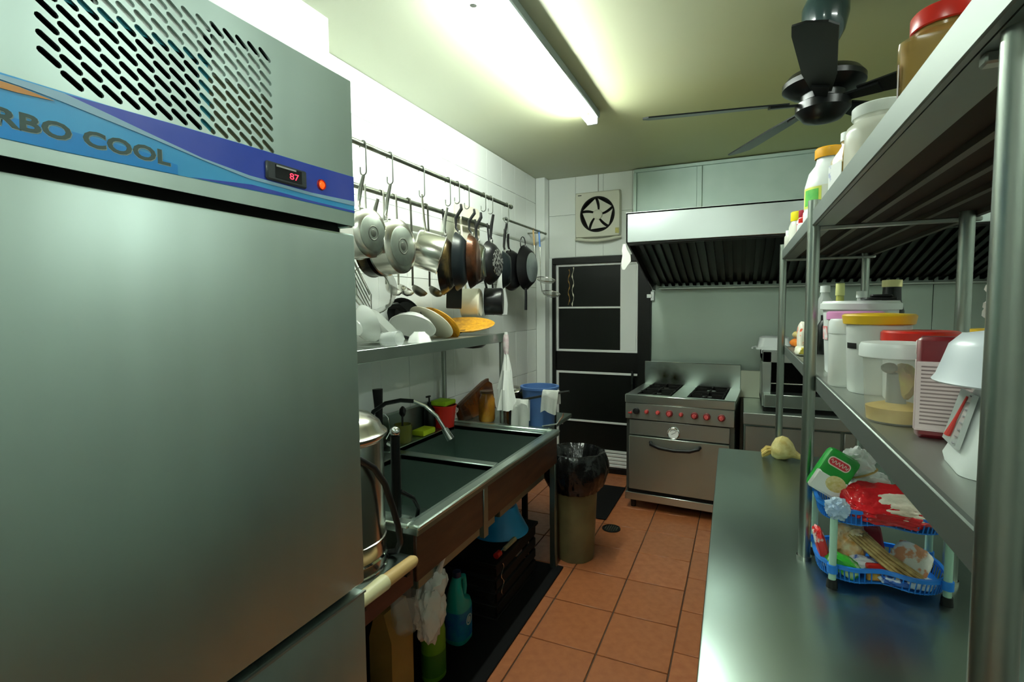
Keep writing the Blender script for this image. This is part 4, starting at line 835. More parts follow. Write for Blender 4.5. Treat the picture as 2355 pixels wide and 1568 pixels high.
th = part(t, 'thermometer', B().lathe([(.046, 0), (.046, .010), (.040, .014), (.037, .012), (.037, .006)], n=32, M=Mq), chrome)
part(t, 'dial', B().lathe([(0, .009), (.037, .009), (.037, .005)], n=32, M=Mq), whiteE, th)
part(t, 'dial_marks', B().box((-.018, -.003, .0092), (.02, .001, .0098), M=Mq @ Matrix.Rotation(.5, 4, 'Z')).lathe([(.024, .0092), (.029, .0092), (.029, .0097), (.024, .0097), (.024, .0092)], n=28, M=Mq, a0=.5, a1=PI - .5), mat('dial_grey', (.2, .22, .2), .5), th)
sc = stained('scorched_splash', (.58, .64, .60), [(.17, .64, .98, .10), (.26, .64, .965, .07)], (.06, .05, .02), .25)
part(t, 'back_guard', B().box((0, D_ - .02, .90), (W_, D_ + .02, 1.105), .004), sc)
for gx in (.078, .452):
    for gy in (.045, .345):
        gw, gd = .25, .285
        g = part(t, 'grate', B().box((gx, gy, .885), (gx + .014, gy + gd, .912), .002).box((gx + gw - .014, gy, .885), (gx + gw, gy + gd, .912), .002).box((gx, gy, .885), (gx + gw, gy + .014, .912), .002).box((gx, gy + gd - .014, .885), (gx + gw, gy + gd, .912), .002)
                 .box((gx, gy + gd / 2 - .006, .895), (gx + .09, gy + gd / 2 + .006, .916)).box((gx + gw - .09, gy + gd / 2 - .006, .895), (gx + gw, gy + gd / 2 + .006, .916)).box((gx + gw / 2 - .006, gy, .895), (gx + gw / 2 + .006, gy + .1, .916)).box((gx + gw / 2 - .006, gy + gd - .1, .895), (gx + gw / 2 + .006, gy + gd, .916)), blackM)
        part(t, 'burner', B().lathe([(0, .898), (.035, .898), (.045, .89), (.05, .872)], (gx + gw / 2, gy + gd / 2, 0), n=28), greaseM)
part(t, 'drip_tray', B().box((.072, .032, .872), (.334, D_ - .022, .876)).box((.446, .032, .872), (.709, D_ - .022, .876)), blackM)

# ---------------------------------------------------------------- back counter, grill
t = thing('back_counter', 'steel counter along the back wall right of the range', 'counter', (.9, 4.35, 0))
part(t, 'top', B().box((.025, 3.95, .80), (1.88, 4.784, .835), .004), splashM)
part(t, 'front_edge', B().box((.025, 3.94, .755), (1.88, 3.955, .838), .004), steelS)
part(t, 'body', B().box((.03, 3.98, .12), (1.87, 4.78, .755), .003), steelD)
part(t, 'drawer', B().box((.04, 3.962, .56), (.62, 3.98, .74), .004), steelS); part(t, 'drawer', B().box((.64, 3.962, .56), (1.24, 3.98, .74), .004), steelS); part(t, 'drawer', B().box((1.26, 3.962, .56), (1.86, 3.98, .74), .004), steelS)
for (x, y) in ((.05, 4.02), (1.83, 4.02), (.05, 4.74), (1.83, 4.74)):
    part(t, 'leg', B().cyl((x, y, 0), (x, y, .12), .02), blackP)
solo('baking_sheet', 'pale steel sheet stood on the counter beside the range', 'baking sheet', (.06, 4.6, .835), B().box((-.02, 4.60, .836), (.16, 4.615, 1.06), .003), mat('pale_plate', (.60, .62, .50), .4, .7))
t = thing('salamander_grill', 'open-fronted steel grill box on the back counter', 'grill', (.48, 4.4, .835))
gx0, gx1, gy0, gy1 = .145, .86, 4.12, 4.62
part(t, 'body', B().box((gx0, gy0, .86), (gx0 + .06, gy1, 1.26), .004).box((gx1 - .12, gy0, .86), (gx1, gy1, 1.26), .004).box((gx0, gy0, 1.18), (gx1, gy1, 1.262), .004).box((gx0, gy1 - .02, .86), (gx1, gy1, 1.26)).box((gx0, gy0 + .03, .86), (gx1, gy1, .90)), steelS)
part(t, 'interior', B().box((gx0 + .06, gy1 - .03, .90), (gx1 - .12, gy1 - .02, 1.18)), blackM)
part(t, 'crumb_tray', B().box((gx0 + .01, gy0 - .10, .872), (gx1 - .01, gy0 + .03, .965), .004), mat('tray_steel', (.60, .68, .64), .28, 1.0))
part(t, 'foot', B().box((gx0 + .01, gy0 - .06, .835), (gx1 - .01, gy0 + .3, .862)), blackM)
for k in range(10):
    x = gx0 + .075 + k * .051
    part(t, 'rack_rod', B().cyl((x, gy0 + .0, 1.03), (x, gy1 - .03, 1.03), .003, n=6), steelP)
part(t, 'rack_bar', B().cyl((gx0 + .06, gy0 + .005, 1.03), (gx1 - .12, gy0 + .005, 1.03), .005, n=8), steelP)
part(t, 'knob', B().cyl((gx1 - .20, gy0 - .1, .915), (gx1 - .20, gy0 - .125, .915), .012), blackP)
t = thing('plastic_tub', 'white plastic tub turned upside down on the grill', 'tub', (.22, 4.32, 1.262))
part(t, 'tub', B().loft([rrect(.25, .22, .03, z=0, c=(.23, 4.36)), rrect(.25, .22, .03, z=.012, c=(.23, 4.36)), rrect(.225, .20, .03, z=.014, c=(.23, 4.36)), rrect(.20, .175, .04, z=.085, c=(.23, 4.36)), rrect(.16, .14, .04, z=.095, c=(.23, 4.36))], M=Matrix.Translation((0, 0, 1.263))), whiteP)
part(t, 'label_card', B().box((.14, 4.235, 1.235), (.30, 4.238, 1.285)), whiteP)
part(t, 'handle', B().tube([(.105, 4.36, 1.275), (.085, 4.33, 1.272), (.08, 4.29, 1.27)], .007, n=8), whiteP)

# ---------------------------------------------------------------- waste bin, mat, drain
bx, by = -.948, 3.085
t = thing('waste_bin', 'tall olive waste bin lined with a black bin bag', 'bin', (bx, by, 0))
part(t, 'bin', B().lathe([(0, .005), (.11, .005), (.115, 0), (.120, .02), (.146, .58), (.150, .58), (.150, .59), (.142, .59), (.112, .02), (0, .015)], (bx, by, 0), n=48, fn=lambda a, r, z: r * (1 + .012 * math.cos(8 * a))), binM)
def bagfn(a, r, z): return r * (1 + .08 * noise.noise(Vector((2.2 * math.cos(a), 2.2 * math.sin(a), z * 9))) + .10 * abs(noise.noise(Vector((5 * math.cos(a), 5 * math.sin(a), z * 26)))) + .05 * abs(noise.noise(Vector((13 * math.cos(a), 13 * math.sin(a), z * 40)))) - .03)
part(t, 'bin_bag', B().lathe([(0, .50), (.06, .51), (.10, .54), (.12, .58), (.135, .62), (.145, .65), (.155, .675), (.165, .69), (.178, .688), (.188, .67), (.196, .65), (.202, .62), (.206, .59), (.206, .56), (.202, .53), (.194, .505), (.182, .48), (.168, .46), (.158, .445), (.150, .45)], (bx, by, 0), n=110, fn=bagfn), bagB)
solo('mat_and_shade_sheet', 'black rubber mat on the floor between bin and range', 'mat', (-1.05, 4.05, 0), B().box((-1.22, 3.69, .001), (-.895, 4.42, .010), .004), matShade)
t = thing('floor_drain', 'round metal floor drain set in the terracotta tiles', 'drain', (-.825, 3.565, 0))
part(t, 'rim', B().lathe([(.055, .001), (.066, .001), (.064, .006), (.055, .006), (.055, .001)], (-.825, 3.565, 0), n=32), greaseM)
part(t, 'cover', B().lathe([(0, .003), (.054, .003), (.054, .001)], (-.825, 3.565, 0), n=32), greaseM)
for k in range(6):
    x = -.825 - .04 + k * .016
    h_ = math.sqrt(max(0, .05 ** 2 - (x + .825) ** 2))
    part(t, 'bar', B().box((x - .003, 3.565 - h_, .003), (x + .003, 3.565 + h_, .006)), railM)

# ---------------------------------------------------------------- prep table and two-tier overshelf
TZ = .85
t = thing('prep_table', 'long stainless prep table with a bare steel top', 'table', (.3, 1.65, 0))
part(t, 'top', B().box((-.078, .35, TZ - .035), (.72, 2.875, TZ), .006, seg=2, M=Matrix.Translation((.3, 1.65, 0)) @ Matrix.Rotation(math.radians(.9), 4, 'Z') @ Matrix.Translation((-.3, -1.65, 0))), steelT)
part(t, 'side_panel', B().box((-.045, .40, .08), (-.035, 2.83, TZ - .036), .002), mat('reflection_block_paint', (.03, .045, .035), .6))  # added, unseen: dark panel keeps the floor's reflection off the refrigerator
part(t, 'end_panel', B().box((-.035, 2.82, .08), (.66, 2.83, TZ - .036), .002), steelD)
part(t, 'under_shelf', B().box((-.03, .40, .25), (.68, 2.83, .275), .003), steelD)
for (x, y) in ((-.01, .42), (-.01, 2.79), (.68, .42), (.66, 2.79)):
    part(t, 'leg', B().cyl((x, y, 0), (x, y, TZ - .034), .02), steelS)
    part(t, 'foot', B().cyl((x, y, 0), (x, y, .04), .024, .022), blackP)
t = thing('table_overshelf', 'two-tier stainless overshelf on posts standing on the prep table', 'shelf', (.36, 1.7, TZ))
PX0, PX1 = .182, .522
ys = (.555, 1.688, 2.86)
for y in ys:
    for x in (PX0, PX1 + (.0)):
        xx = x + (.022 if y < 1 else 0)
        part(t, 'post', B().cyl((xx, y, TZ), (xx, y, 1.89 if x == PX0 and y > 1 else 2.15 if y < 1 else 1.84), .0165, n=20), mat('post_steel', (.36, .40, .36), .3, 1.0))
        part(t, 'post_foot', B().cyl((xx, y, TZ), (xx, y, TZ + .012), .02, n=20), steelP)
sh = B().box((.205, .56, 1.383), (.52, 2.855, 1.393))
part(t, 'shelf_board', sh, steelS, label='middle shelf board')
part(t, 'shelf_lip', B().box((.196, .56, 1.352), (.206, 2.87, 1.395), .002), mat('lip_steel', (.23, .26, .24), .5, 1.0))
part(t, 'shelf_lip', B().box((.206, .56, 1.352), (.515, .57, 1.383)), steelD); part(t, 'shelf_lip', B().box((.206, 2.85, 1.352), (.515, 2.86, 1.383)), steelD)
part(t, 'shelf_board', B().box((.185, .50, 1.852), (.56, 2.88, 1.858)), steelD, label='top shelf board')
part(t, 'shelf_lip', B().box((.176, .50, 1.818), (.186, 2.885, 1.862), .002), MATS['lip_steel'])
part(t, 'shelf_flange', B().box((.186, .50, 1.818), (.232, 2.88, 1.822)), MATS['lip_steel'])
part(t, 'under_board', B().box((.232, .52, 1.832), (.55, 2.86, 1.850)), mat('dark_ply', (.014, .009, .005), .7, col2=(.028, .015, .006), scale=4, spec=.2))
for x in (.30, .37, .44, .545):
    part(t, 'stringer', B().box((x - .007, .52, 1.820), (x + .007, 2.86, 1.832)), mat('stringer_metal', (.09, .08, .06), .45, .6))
for y in (.60, 1.70, 2.84):
    part(t, 'cross_brace', B().box((.19, y - .008, 1.808), (.555, y + .008, 1.819), .002), steelS)

# ---------------------------------------------------------------- jars on the top shelf
ZT = 1.8585
def jar(name, label, cat, x, y, z, prof, m, lid=None, lm=None, fill=None, fm=None, n=36, band=None, bm2=None, emblem=None):
    t = thing(name, label, cat, (x, y, z))
    part(t, 'body', B().lathe(prof, (x, y, z), n=n), m)
    if fill: part(t, 'contents', B().lathe(fill, (x, y, z), n=n), fm)
    if lid: part(t, 'lid', B().lathe(lid, (x, y, z), n=n), lm)
    if band: part(t, 'label_wrap', B().lathe(band[0], (x, y, z), n=16, a0=band[1], a1=band[2]), bm2)
    return t
# big spice jar, square shoulders
t = thing('spice_jar', 'big square plastic jar of brown spice with red screw lid', 'jar', (.285, 1.065, ZT))
rot = Matrix.Translation((.292, 1.065, ZT)) @ Matrix.Rotation(math.radians(-12), 4, 'Z')
part(t, 'body', B().loft([rrect(.115, .135, .02, z=0), rrect(.12, .14, .022, z=.006), rrect(.12, .14, .022, z=.125), rrect(.126, .146, .024, z=.135), rrect(.126, .146, .024, z=.150), rrect(.10, .11, .03, z=.166), rrect(.085, .085, .04, z=.172), rrect(.085, .085, .04, z=.186)], M=rot), mat('spice_jar_plastic', (.62, .42, .12), .15, alpha=.45))
part(t, 'contents', B().loft([rrect(.110, .130, .02, z=.004), rrect(.114, .134, .02, z=.122), rrect(.118, .138, .02, z=.148)], M=rot), brownPow)
part(t, 'lid', B().lathe([(.046, .178), (.048, .18), (.048, .203), (.045, .207), (0, .207)], n=40, M=rot), redP)
part(t, 'label_wrap', B().box((-.062, -.06, .015), (-.0605, .064, .118), M=rot), mat('pink_print', (.72, .55, .60), .5, col2=(.80, .74, .74), scale=40))
part(t, 'embossed_arch', B().tube([rot @ Vector((.035 * math.cos(a), -.0712, .085 + .03 * math.sin(a))) for a in [PI * k / 12 for k in range(13)]], .0022, n=6).tube([rot @ Vector((-.035, -.0712, .085)), rot @ Vector((-.03, -.0712, .02))], .0022, n=6).tube([rot @ Vector((.035, -.0712, .085)), rot @ Vector((.03, -.0712, .02))], .0022, n=6), mat('clear_ridge', (.7, .55, .25), .1))
jar('storage_jar', 'wide translucent jar with white lid and white powder on top shelf', 'jar', .285, 1.46, ZT,
    [(0, 0), (.066, 0), (.070, .006), (.070, .135), (.066, .15), (.052, .162), (.052, .178)], milkP, [(.056, .170), (.057, .172), (.057, .193), (.054, .196), (0, .196)], frostP, [(0, .004), (.065, .004), (.065, .07), (0, .07)], whitePow)
t = thing('honey_jar', 'narrow square jar of amber honey between white jars', 'jar', (.252, 1.69, ZT))
rot = Matrix.Translation((.258, 1.665, ZT)) @ Matrix.Rotation(math.radians(20), 4, 'Z')
part(t, 'body', B().loft([rrect(.07, .07, .012, z=0), rrect(.07, .07, .012, z=.13), rrect(.04, .04, .018, z=.165), rrect(.04, .04, .018, z=.185)], M=rot), mat('honey_plastic', (.62, .42, .12), .15, alpha=.45))
part(t, 'contents', B().loft([rrect(.064, .064, .01, z=.004), rrect(.064, .064, .01, z=.118)], M=rot), mat('honey', (.36, .19, .005), .2))
part(t, 'label_wrap', B().box((-.037, -.03, .02), (-.0355, .032, .12), M=rot), mat('pale_print', (.72, .74, .72), .5, col2=(.35, .38, .55), scale=34, lo=.6, hi=.68))
part(t, 'lid', B().lathe([(.022, .178), (.022, .2), (0, .2)], n=24, M=rot), whiteP)
jar('sauce_bottle', 'white round-shouldered bottle with orange lid and green label', 'bottle', .262, 2.06, ZT,
    [(0, 0), (.070, 0), (.074, .008), (.074, .055), (.071, .06), (.071, .14), (.06, .185), (.042, .21), (.038, .225), (.038, .24)], whiteP, [(.043, .232), (.044, .234), (.044, .262), (.04, .266), (0, .266)], orangeP,
    band=([(.0718, .062), (.0718, .135)], PI * .86, PI * 1.62), bm2=mat('pale_label', (.78, .74, .55), .5, col2=(.80, .82, .74), scale=18))
t = [o for o in bpy.data.objects if o.name.startswith('sauce_bottle')][0]
part(t, 'label_print', B().lathe([(.0724, .072), (.0724, .125)], (.262, 2.06, ZT), n=8, a0=PI * 1.08, a1=PI * 1.33), mat('green_print', (.03, .36, .03), .5, col2=(.10, .48, .05), scale=30))
part(t, 'label_print', B().lathe([(.0721, .065), (.0721, .132)], (.262, 2.06, ZT), n=8, a0=PI * 1.03, a1=PI * 1.37), mat('yellow_print', (.66, .72, .10), .5))
jar('small_bottle', 'small red-capped white shaker at the top shelf edge', 'bottle', .232, 2.48, ZT, [(0, 0), (.026, 0), (.028, .004), (.028, .085), (.018, .105)], whiteP, [(.021, .10), (.022, .102), (.022, .13), (0, .132)], mat('dark_red_cap', (.36, .012, .03), .35),
    band=([(.0285, .045), (.0285, .075)], PI * .9, PI * 1.7), bm2=redP)
jar('small_bottle', 'lower bottle with red spout in front of the red-capped shaker', 'bottle', .222, 2.40, ZT, [(0, 0), (.022, 0), (.024, .004), (.024, .06), (.016, .07)], whiteP, [(.018, .066), (.019, .068), (.019, .085), (.006, .09), (.005, .10), (0, .10)], redP)
jar('small_jar', 'little clear jar with bright yellow lid near the far shelf end', 'jar', .228, 2.66, ZT, [(0, 0), (.038, 0), (.04, .006), (.04, .085), (.032, .11), (.028, .118)], milkP, [(.033, .112), (.034, .114), (.034, .15), (.03, .154), (0, .154)], yellowP, [(0, .004), (.036, .004), (.036, .09), (0, .09)], whitePow)
jar('small_jar', 'stubby white tub at the very end of the top shelf', 'jar', .212, 2.80, ZT, [(0, 0), (.03, 0), (.032, .006), (.032, .06), (.026, .07)], milkP, [(.026, .066), (.027, .068), (.027, .09), (0, .092)], whiteP)

# ---------------------------------------------------------------- containers on the middle shelf
ZM = 1.3935
t = thing('white_bucket', 'large white lidded bucket, biggest container on the middle shelf', 'bucket', (.315, 1.80, ZM))
part(t, 'body', B().lathe([(0, 0), (.080, 0), (.084, .006), (.093, .19), (.097, .192), (.097, .198), (.092, .20)], (.318, 1.80, ZM), n=48), whiteP)
part(t, 'lid', B().lathe([(.099, .188), (.101, .19), (.101, .206), (.097, .208), (.094, .214), (.09, .212), (0, .21)], (.318, 1.80, ZM), n=48), mat('lid_white', (.82, .86, .84), .3))
part(t, 'label_wrap', B().lathe([(.0905, .10), (.0918, .14)], (.318, 1.80, ZM), n=8, a0=PI * .95, a1=PI * 1.12), mat('red_letter_print', (.75, .1, .1), .5, col2=(.85, .85, .85), scale=60))
jar('storage_box', 'translucent container with pink lid behind the small white jar', 'container', .275, 1.615, ZM, [(0, 0), (.052, 0), (.055, .005), (.060, .165), (.06, .17)], mat('peach_plastic', (.80, .66, .50), .35, alpha=.8), [(.063, .163), (.065, .165), (.065, .183), (.06, .186), (0, .186)], pinkP, [(0, .004), (.05, .004), (.055, .12), (0, .12)], mat('peach_powder', (.78, .60, .40), .8))
jar('storage_jar', 'small frosted jar with white lid beside the amber-lidded container', 'jar', .243, 1.515, ZM, [(0, 0), (.036, 0), (.039, .005), (.040, .13), (.037, .138)], frostP, [(.041, .132), (.0415, .135), (.040, .162), (.036, .168), (0, .168)], whiteP, [(0, .004), (.035, .004), (.036, .07), (0, .075)], mat('chopped_garlic', (.80, .78, .58), .8, col2=(.68, .62, .35), scale=60))
t = jar('storage_box', 'tall frosted container with amber-yellow lid half full of white powder', 'container', .289, 1.425, ZM, [(0, 0), (.054, 0), (.057, .005), (.063, .155), (.063, .165)], frostP, [(.066, .158), (.069, .160), (.072, .178), (.068, .182), (.03, .184), (0, .184)], amberP, [(0, .004), (.053, .004), (.056, .065), (0, .065)], whitePow)
part(t, 'tape', B().lathe([(.0625, .103), (.0630, .116)], (.289, 1.425, ZM), n=8, a0=PI * 1.06, a1=PI * 1.22), blackP)
t = jar('storage_box', 'clear round container with white lid holding a scoop and yellow crumbs', 'container', .251, 1.085, ZM, [(0, 0), (.043, 0), (.046, .004), (.052, .115), (.054, .118)], clearP, [(.056, .112), (.058, .114), (.058, .132), (.055, .138), (0, .138)], whiteP, [(0, .003), (.0435, .003), (.0455, .026), (.02, .034), (0, .028)], yellowPow, n=40)
part(t, 'scoop', B().tube([(.25, 1.085, .02 + ZM), (.245, 1.08, .085 + ZM)], [.016, .011], n=10).blob((.235, 1.07, ZM + .095), (.012, .01, .009), .1), mat('grey_scoop', (.28, .30, .27), .5))
part(t, 'inner_packet', B().blob((.262, 1.09, ZM + .07), (.018, .03, .03), .25, 2, 3, 4), mat('yellow_packet', (.62, .52, .12), .5, col2=(.5, .3, .12), scale=40))
jar('storage_box', 'container with bright red lid behind the clear round container', 'container', .345, 1.34, ZM, [(0, 0), (.058, 0), (.06, .004), (.064, .13)], frostP, [(.066, .124), (.068, .126), (.068, .144), (.064, .148), (0, .148)], redP)
jar('storage_tub', 'squat white tub with white lid at the back of the middle shelf', 'container', .46, 1.56, ZM, [(0, 0), (.055, 0), (.058, .004), (.062, .115)], whiteP, [(.065, .11), (.066, .112), (.066, .128), (.05, .134), (0, .135)], whiteP)
# red edged tin with print
t = thing('recipe_tin', 'flat dark red edged tin with fine printed panel', 'tin', (.262, .965, ZM))
rot = Matrix.Translation((.300, .975, ZM)) @ Matrix.Rotation(math.radians(-14), 4, 'Z')
part(t, 'case', B().box((-.05, -.022, 0), (.05, .022, .155), .006, M=rot), mat('maroon_tin', (.16, .006, .012), .3))
pp = part(t, 'printed_panel', B().box((-.051, -.0235, .012), (.042, -.0215, .118), .002, M=rot).box((-.0515, -.016, .012), (-.0495, .017, .118), .001, M=rot).box((-.0515, -.012, .128), (-.0495, .015, .148), .001, M=rot), mat('pink_panel', (.72, .58, .58), .5))
for k in range(16):
    part(t, 'print_line', B().box((-.044, -.0240, .022 + k * .0058), (.02 - .006 * (k % 3), -.0234, .0242 + k * .0058), M=rot), mat('print_grey', (.28, .2, .2), .6), pp)
# scale
t = thing('kitchen_scale', 'white kitchen scale with bowl tray and clear sloping dial', 'scale', (.275, .80, ZM))
sc_ = (.312, .80)
rot = Matrix.Translation((sc_[0], sc_[1], ZM)) @ Matrix.Rotation(math.radians(-6), 4, 'Z')
part(t, 'body', B().loft([rrect(.135, .115, .025, z=0), rrect(.14, .12, .028, z=.010), rrect(.125, .112, .03, z=.03), rrect(.095, .10, .03, z=.085), rrect(.08, .085, .03, z=.11)], M=rot), whiteP)
part(t, 'dial_window', B().loft([[rot @ Vector((-.0665 + dx + (.0005), y_, z_)) for y_, z_ in ()] for dx in ()] or [[tuple(rot @ Vector(v)) for v in ((-.066, -.035, .030), (-.066, .035, .030), (-.050, .03, .095), (-.050, -.03, .095))], [tuple(rot @ Vector(v)) for v in ((-.071, -.033, .030), (-.071, .033, .030), (-.055, .028, .097), (-.055, -.028, .097))]]), mat('dial_clear', (.60, .64, .62), .12, alpha=.8))
part(t, 'pointer', B().tube([rot @ Vector((-.0715, .002, .040)), rot @ Vector((-.066, -.006, .062)), rot @ Vector((-.0575, -.014, .092))], [.004, .002, .0013], n=8), mat('pointer_red', (.65, .05, .04), .4))
for k in range(8):
    f = k / 7
    part(t, 'dial_mark', B().box((-.001, -.003, -.0006), (.001, .003, .0006), M=rot @ Matrix.Translation((-.0715 + .0155 * f, -.027 + .004 * f, .036 + .058 * f))), mat('mark_grey', (.3, .3, .32), .5))
part(t, 'tray', B().lathe([(.088, .108), (.090, .110), (.086, .116), (.080, .135), (.074, .155), (.062, .168), (.04, .172), (0, .172)], n=48, M=rot), mat('tray_blue_white', (.74, .80, .86), .3))
solo('food_bag', 'clear plastic food bag resting on the kitchen scale', 'bag', (.312, .80, ZM + .172), B().blob((.312, .80, ZM + .206), (.042, .04, .036), .3, 2.2, 4, 3, flat=-.031), mat('bag_pinkish', (.80, .74, .68), .2, alpha=.75, bump=.35, bscale=30))
jar('storage_tub', 'tub with orange rim mostly hidden behind the food bag', 'container', .44, 1.19, ZM, [(0, 0), (.05, 0), (.055, .14)], milkP, [(.057, .135), (.058, .137), (.058, .158), (0, .16)], amberP)
# bottles standing behind, near the far end
jar('water_bottle', 'clear plastic bottle with white cap behind the white bucket', 'bottle', .41, 2.30, ZM, [(0, 0), (.034, 0), (.036, .006), (.036, .15), (.03, .185), (.015, .215), (.014, .235)], MATS['clear_glass'], [(.017, .228), (.017, .252), (0, .253)], whiteP)
jar('soy_bottle', 'dark sauce bottle with yellow cap behind the white bucket', 'bottle', .455, 2.08, ZM, [(0, 0), (.034, 0), (.036, .006), (.036, .18), (.027, .215), (.025, .262)], blackG, [(.028, .26), (.028, .283), (0, .285)], mat('dull_yellow_cap', (.70, .64, .30), .4))
jar('oil_bottle', 'slim bottle with white and yellow cap just past the middle post', 'bottle', .35, 2.36, ZM, [(0, 0), (.028, 0), (.030, .006), (.030, .17), (.014, .21), (.013, .24)], mat('yellow_oil', (.62, .62, .12), .15, alpha=.6), [(.015, .238), (.016, .24), (.015, .285), (0, .287)], mat('lime_cap', (.72, .74, .30), .4))
jar('water_bottle', 'large clear bottle with white cap left of the middle post', 'bottle', .325, 2.56, ZM, [(0, 0), (.05, 0), (.053, .008), (.053, .16), (.045, .20), (.018, .24), (.016, .26)], MATS['clear_glass'], [(.019, .255), (.019, .282), (0, .284)], whiteP)
jar('vinegar_bottle', 'black bottle behind the snack packets on the middle shelf', 'bottle', .31, 2.44, ZM, [(0, 0), (.026, 0), (.028, .005), (.028, .11), (.012, .14)], blackG, [(.013, .138), (.013, .16), (0, .161)], blackP)
solo('food_box', 'foil food tray and lid lying on the white bucket top', 'tray', (.35, 1.80, ZM + .215), B().box((.325, 1.76, ZM + .2155), (.40, 1.84, ZM + .224), .003).box((.34, 1.765, ZM + .224), (.39, 1.80, ZM + .232), .003, M=None), blackP)
solo('snack_roll', 'orange wrapped roll of snacks at the far end of the middle shelf', 'packet', (.245, 2.74, ZM), B().tube([(.225, 2.83, ZM + .02), (.235, 2.80, ZM + .021), (.285, 2.66, ZM + .021), (.29, 2.64, ZM + .02)], [.010, .020, .020, .010], n=14), mat('orange_wrap', (.72, .26, .02), .3, col2=(.62, .10, .02), scale=25))
solo('snack_roll', 'pale wrapped roll stacked on the orange snack roll', 'packet', (.25, 2.74, ZM + .04), B().tube([(.235, 2.84, ZM + .058), (.242, 2.81, ZM + .059), (.29, 2.68, ZM + .059), (.295, 2.66, ZM + .058)], [.008, .017, .017, .008], n=14), mat('pale_wrap', (.70, .68, .50), .3, col2=(.55, .42, .12), scale=25))
t = thing('noodle_packet', 'upright white and red snack packet by the middle post', 'packet', (.25, 2.42, ZM))
part(t, 'packet', B().blob((.235, 2.47, ZM + .065), (.018, .05, .065), .1, 2, 3, 6, sq=.7), mat('snack_print', (.82, .78, .66), .4, col2=(.75, .10, .03), scale=22, lo=.55, hi=.6))
solo('noodle_packet', 'flat yellow and white packet hanging over the middle shelf edge', 'packet', (.225, 2.45, ZM), B().blob((.222, 2.36, ZM + .018), (.022, .06, .018), .15, 2, 3, 8, sq=.7), mat('snack_print_yellow', (.80, .78, .62), .4, col2=(.62, .50, .06), scale=22, lo=.55, hi=.6))

# ---------------------------------------------------------------- two-tier basket on the table
def wavy(cx, cy, w, d, z, n=72, grow=0.0):
    out = []
    for k in range(n):
        a = 2 * PI * k / n; c_, s_ = math.cos(a), math.sin(a)
        x = (w + grow) * math.copysign(abs(c_) ** .72, c_); y = (d + grow) * math.copysign(abs(s_) ** .72, s_)
        if s_ < 0: y += .030 * math.exp(-(x / (w * .33)) ** 2)
        out.append((cx + x, cy + y, z))
    return out
bcx, bcy, bw, bd = .348, 1.645, .145, .108
t = thing('tiered_basket', 'two-tier blue plastic basket with pale posts on the prep table', 'basket', (bcx, bcy, TZ))
for lev, z in enumerate((TZ + .018, TZ + .173)):
    part(t, 'tray_floor', B().loft([wavy(bcx, bcy, bw - .006, bd - .006, z), wavy(bcx, bcy, bw - .006, bd - .006, z + .003)]), blueP)
    rr1 = wavy(bcx, bcy, bw, bd, z + .038); 
    part(t, 'tray_rim', B().loft([wavy(bcx, bcy, bw + .004, bd + .004, z + .032), wavy(bcx, bcy, bw + .005, bd + .005, z + .042), wavy(bcx, bcy, bw - .004, bd - .004, z + .042), wavy(bcx, bcy, bw - .003, bd - .003, z + .032), wavy(bcx, bcy, bw + .004, bd + .004, z + .032)], cap=False), blueP)
    lo_ = wavy(bcx, bcy, bw - .006, bd - .006, z); hi_ = wavy(bcx, bcy, bw, bd, z + .033)
    for k in range(0, 72):
        part(t, 'rib', B().tube([lo_[k], hi_[k]], .0016, n=4, caps=False), blueP)
posts = [(.233, 1.545), (.480, 1.560), (.212, 1.735), (.488, 1.735)]
paleg = mat('pale_green_post', (.42, .66, .52), .3, alpha=.9)
for (x, y) in posts:
    part(t, 'post', B().cyl((x, y, TZ + .012), (x, y, TZ + .20), .009, n=14), paleg)
    part(t, 'foot', B().cyl((x, y, TZ), (x, y, TZ + .022), .014, .012, n=14), blackP)
    for z in (TZ + .04, TZ + .195): part(t, 'corner_socket', B().cyl((x, y, z), (x, y, z + .022), .013, n=14), blueP)
z1, z2 = TZ + .0215, TZ + .1765
def pack(name, label, c, size, m, R_=None, seed=1, amp=.10, sq=.62, cat='packet', sub=4):
    return solo(name, label, cat, (c[0], c[1], c[2] - size[2]), B().blob(c, size, amp, 2.2, sub, seed, M=R_, sq=sq), m)
RX = lambda d: Matrix.Rotation(math.radians(d), 4, 'X'); RY = lambda d: Matrix.Rotation(math.radians(d), 4, 'Y'); RZ = lambda d: Matrix.Rotation(math.radians(d), 4, 'Z')
# green food carton standing in the upper tray
t = thing('food_carton', 'green and white noodle carton leaning in the upper basket tray', 'carton', (.235, 1.62, z2))
Mc = frame((.238, 1.625, z2 + .108), (.80, .10, -.46), (.46, .12, .84))
part(t, 'carton', B().box((-.044, -.062, -.020), (.044, .062, .020), .014, M=Mc, seg=2), mat('carton_green', (.01, .28, .03), .3))
part(t, 'label_print', B().box((-.0435, -.0615, .010), (.0435, -.004, .0206), .006, M=Mc), mat('carton_white', (.78, .80, .74), .35))
part(t, 'food_picture', B().lathe([(0, .0214), (.020, .0214), (.022, .0204)], M=Mc @ Matrix.Translation((.014, -.022, 0)) @ Matrix.Diagonal((1.2, 1, 1, 1)), n=20), mat('noodle_picture', (.60, .48, .14), .5, col2=(.75, .66, .34), scale=120))
lg = part(t, 'logo', B().loft([rrect(.058, .026, .011, z=.0195, c=(-.006, .030)), rrect(.058, .026, .011, z=.0208, c=(-.006, .030))], M=Mc), mat('logo_cream', (.78, .66, .56), .4))
part(t, 'logo_core', B().loft([rrect(.052, .020, .009, z=.0205, c=(-.006, .030)), rrect(.052, .020, .009, z=.0213, c=(-.006, .030))], M=Mc), mat('logo_red', (.62, .03, .05), .4), lg)
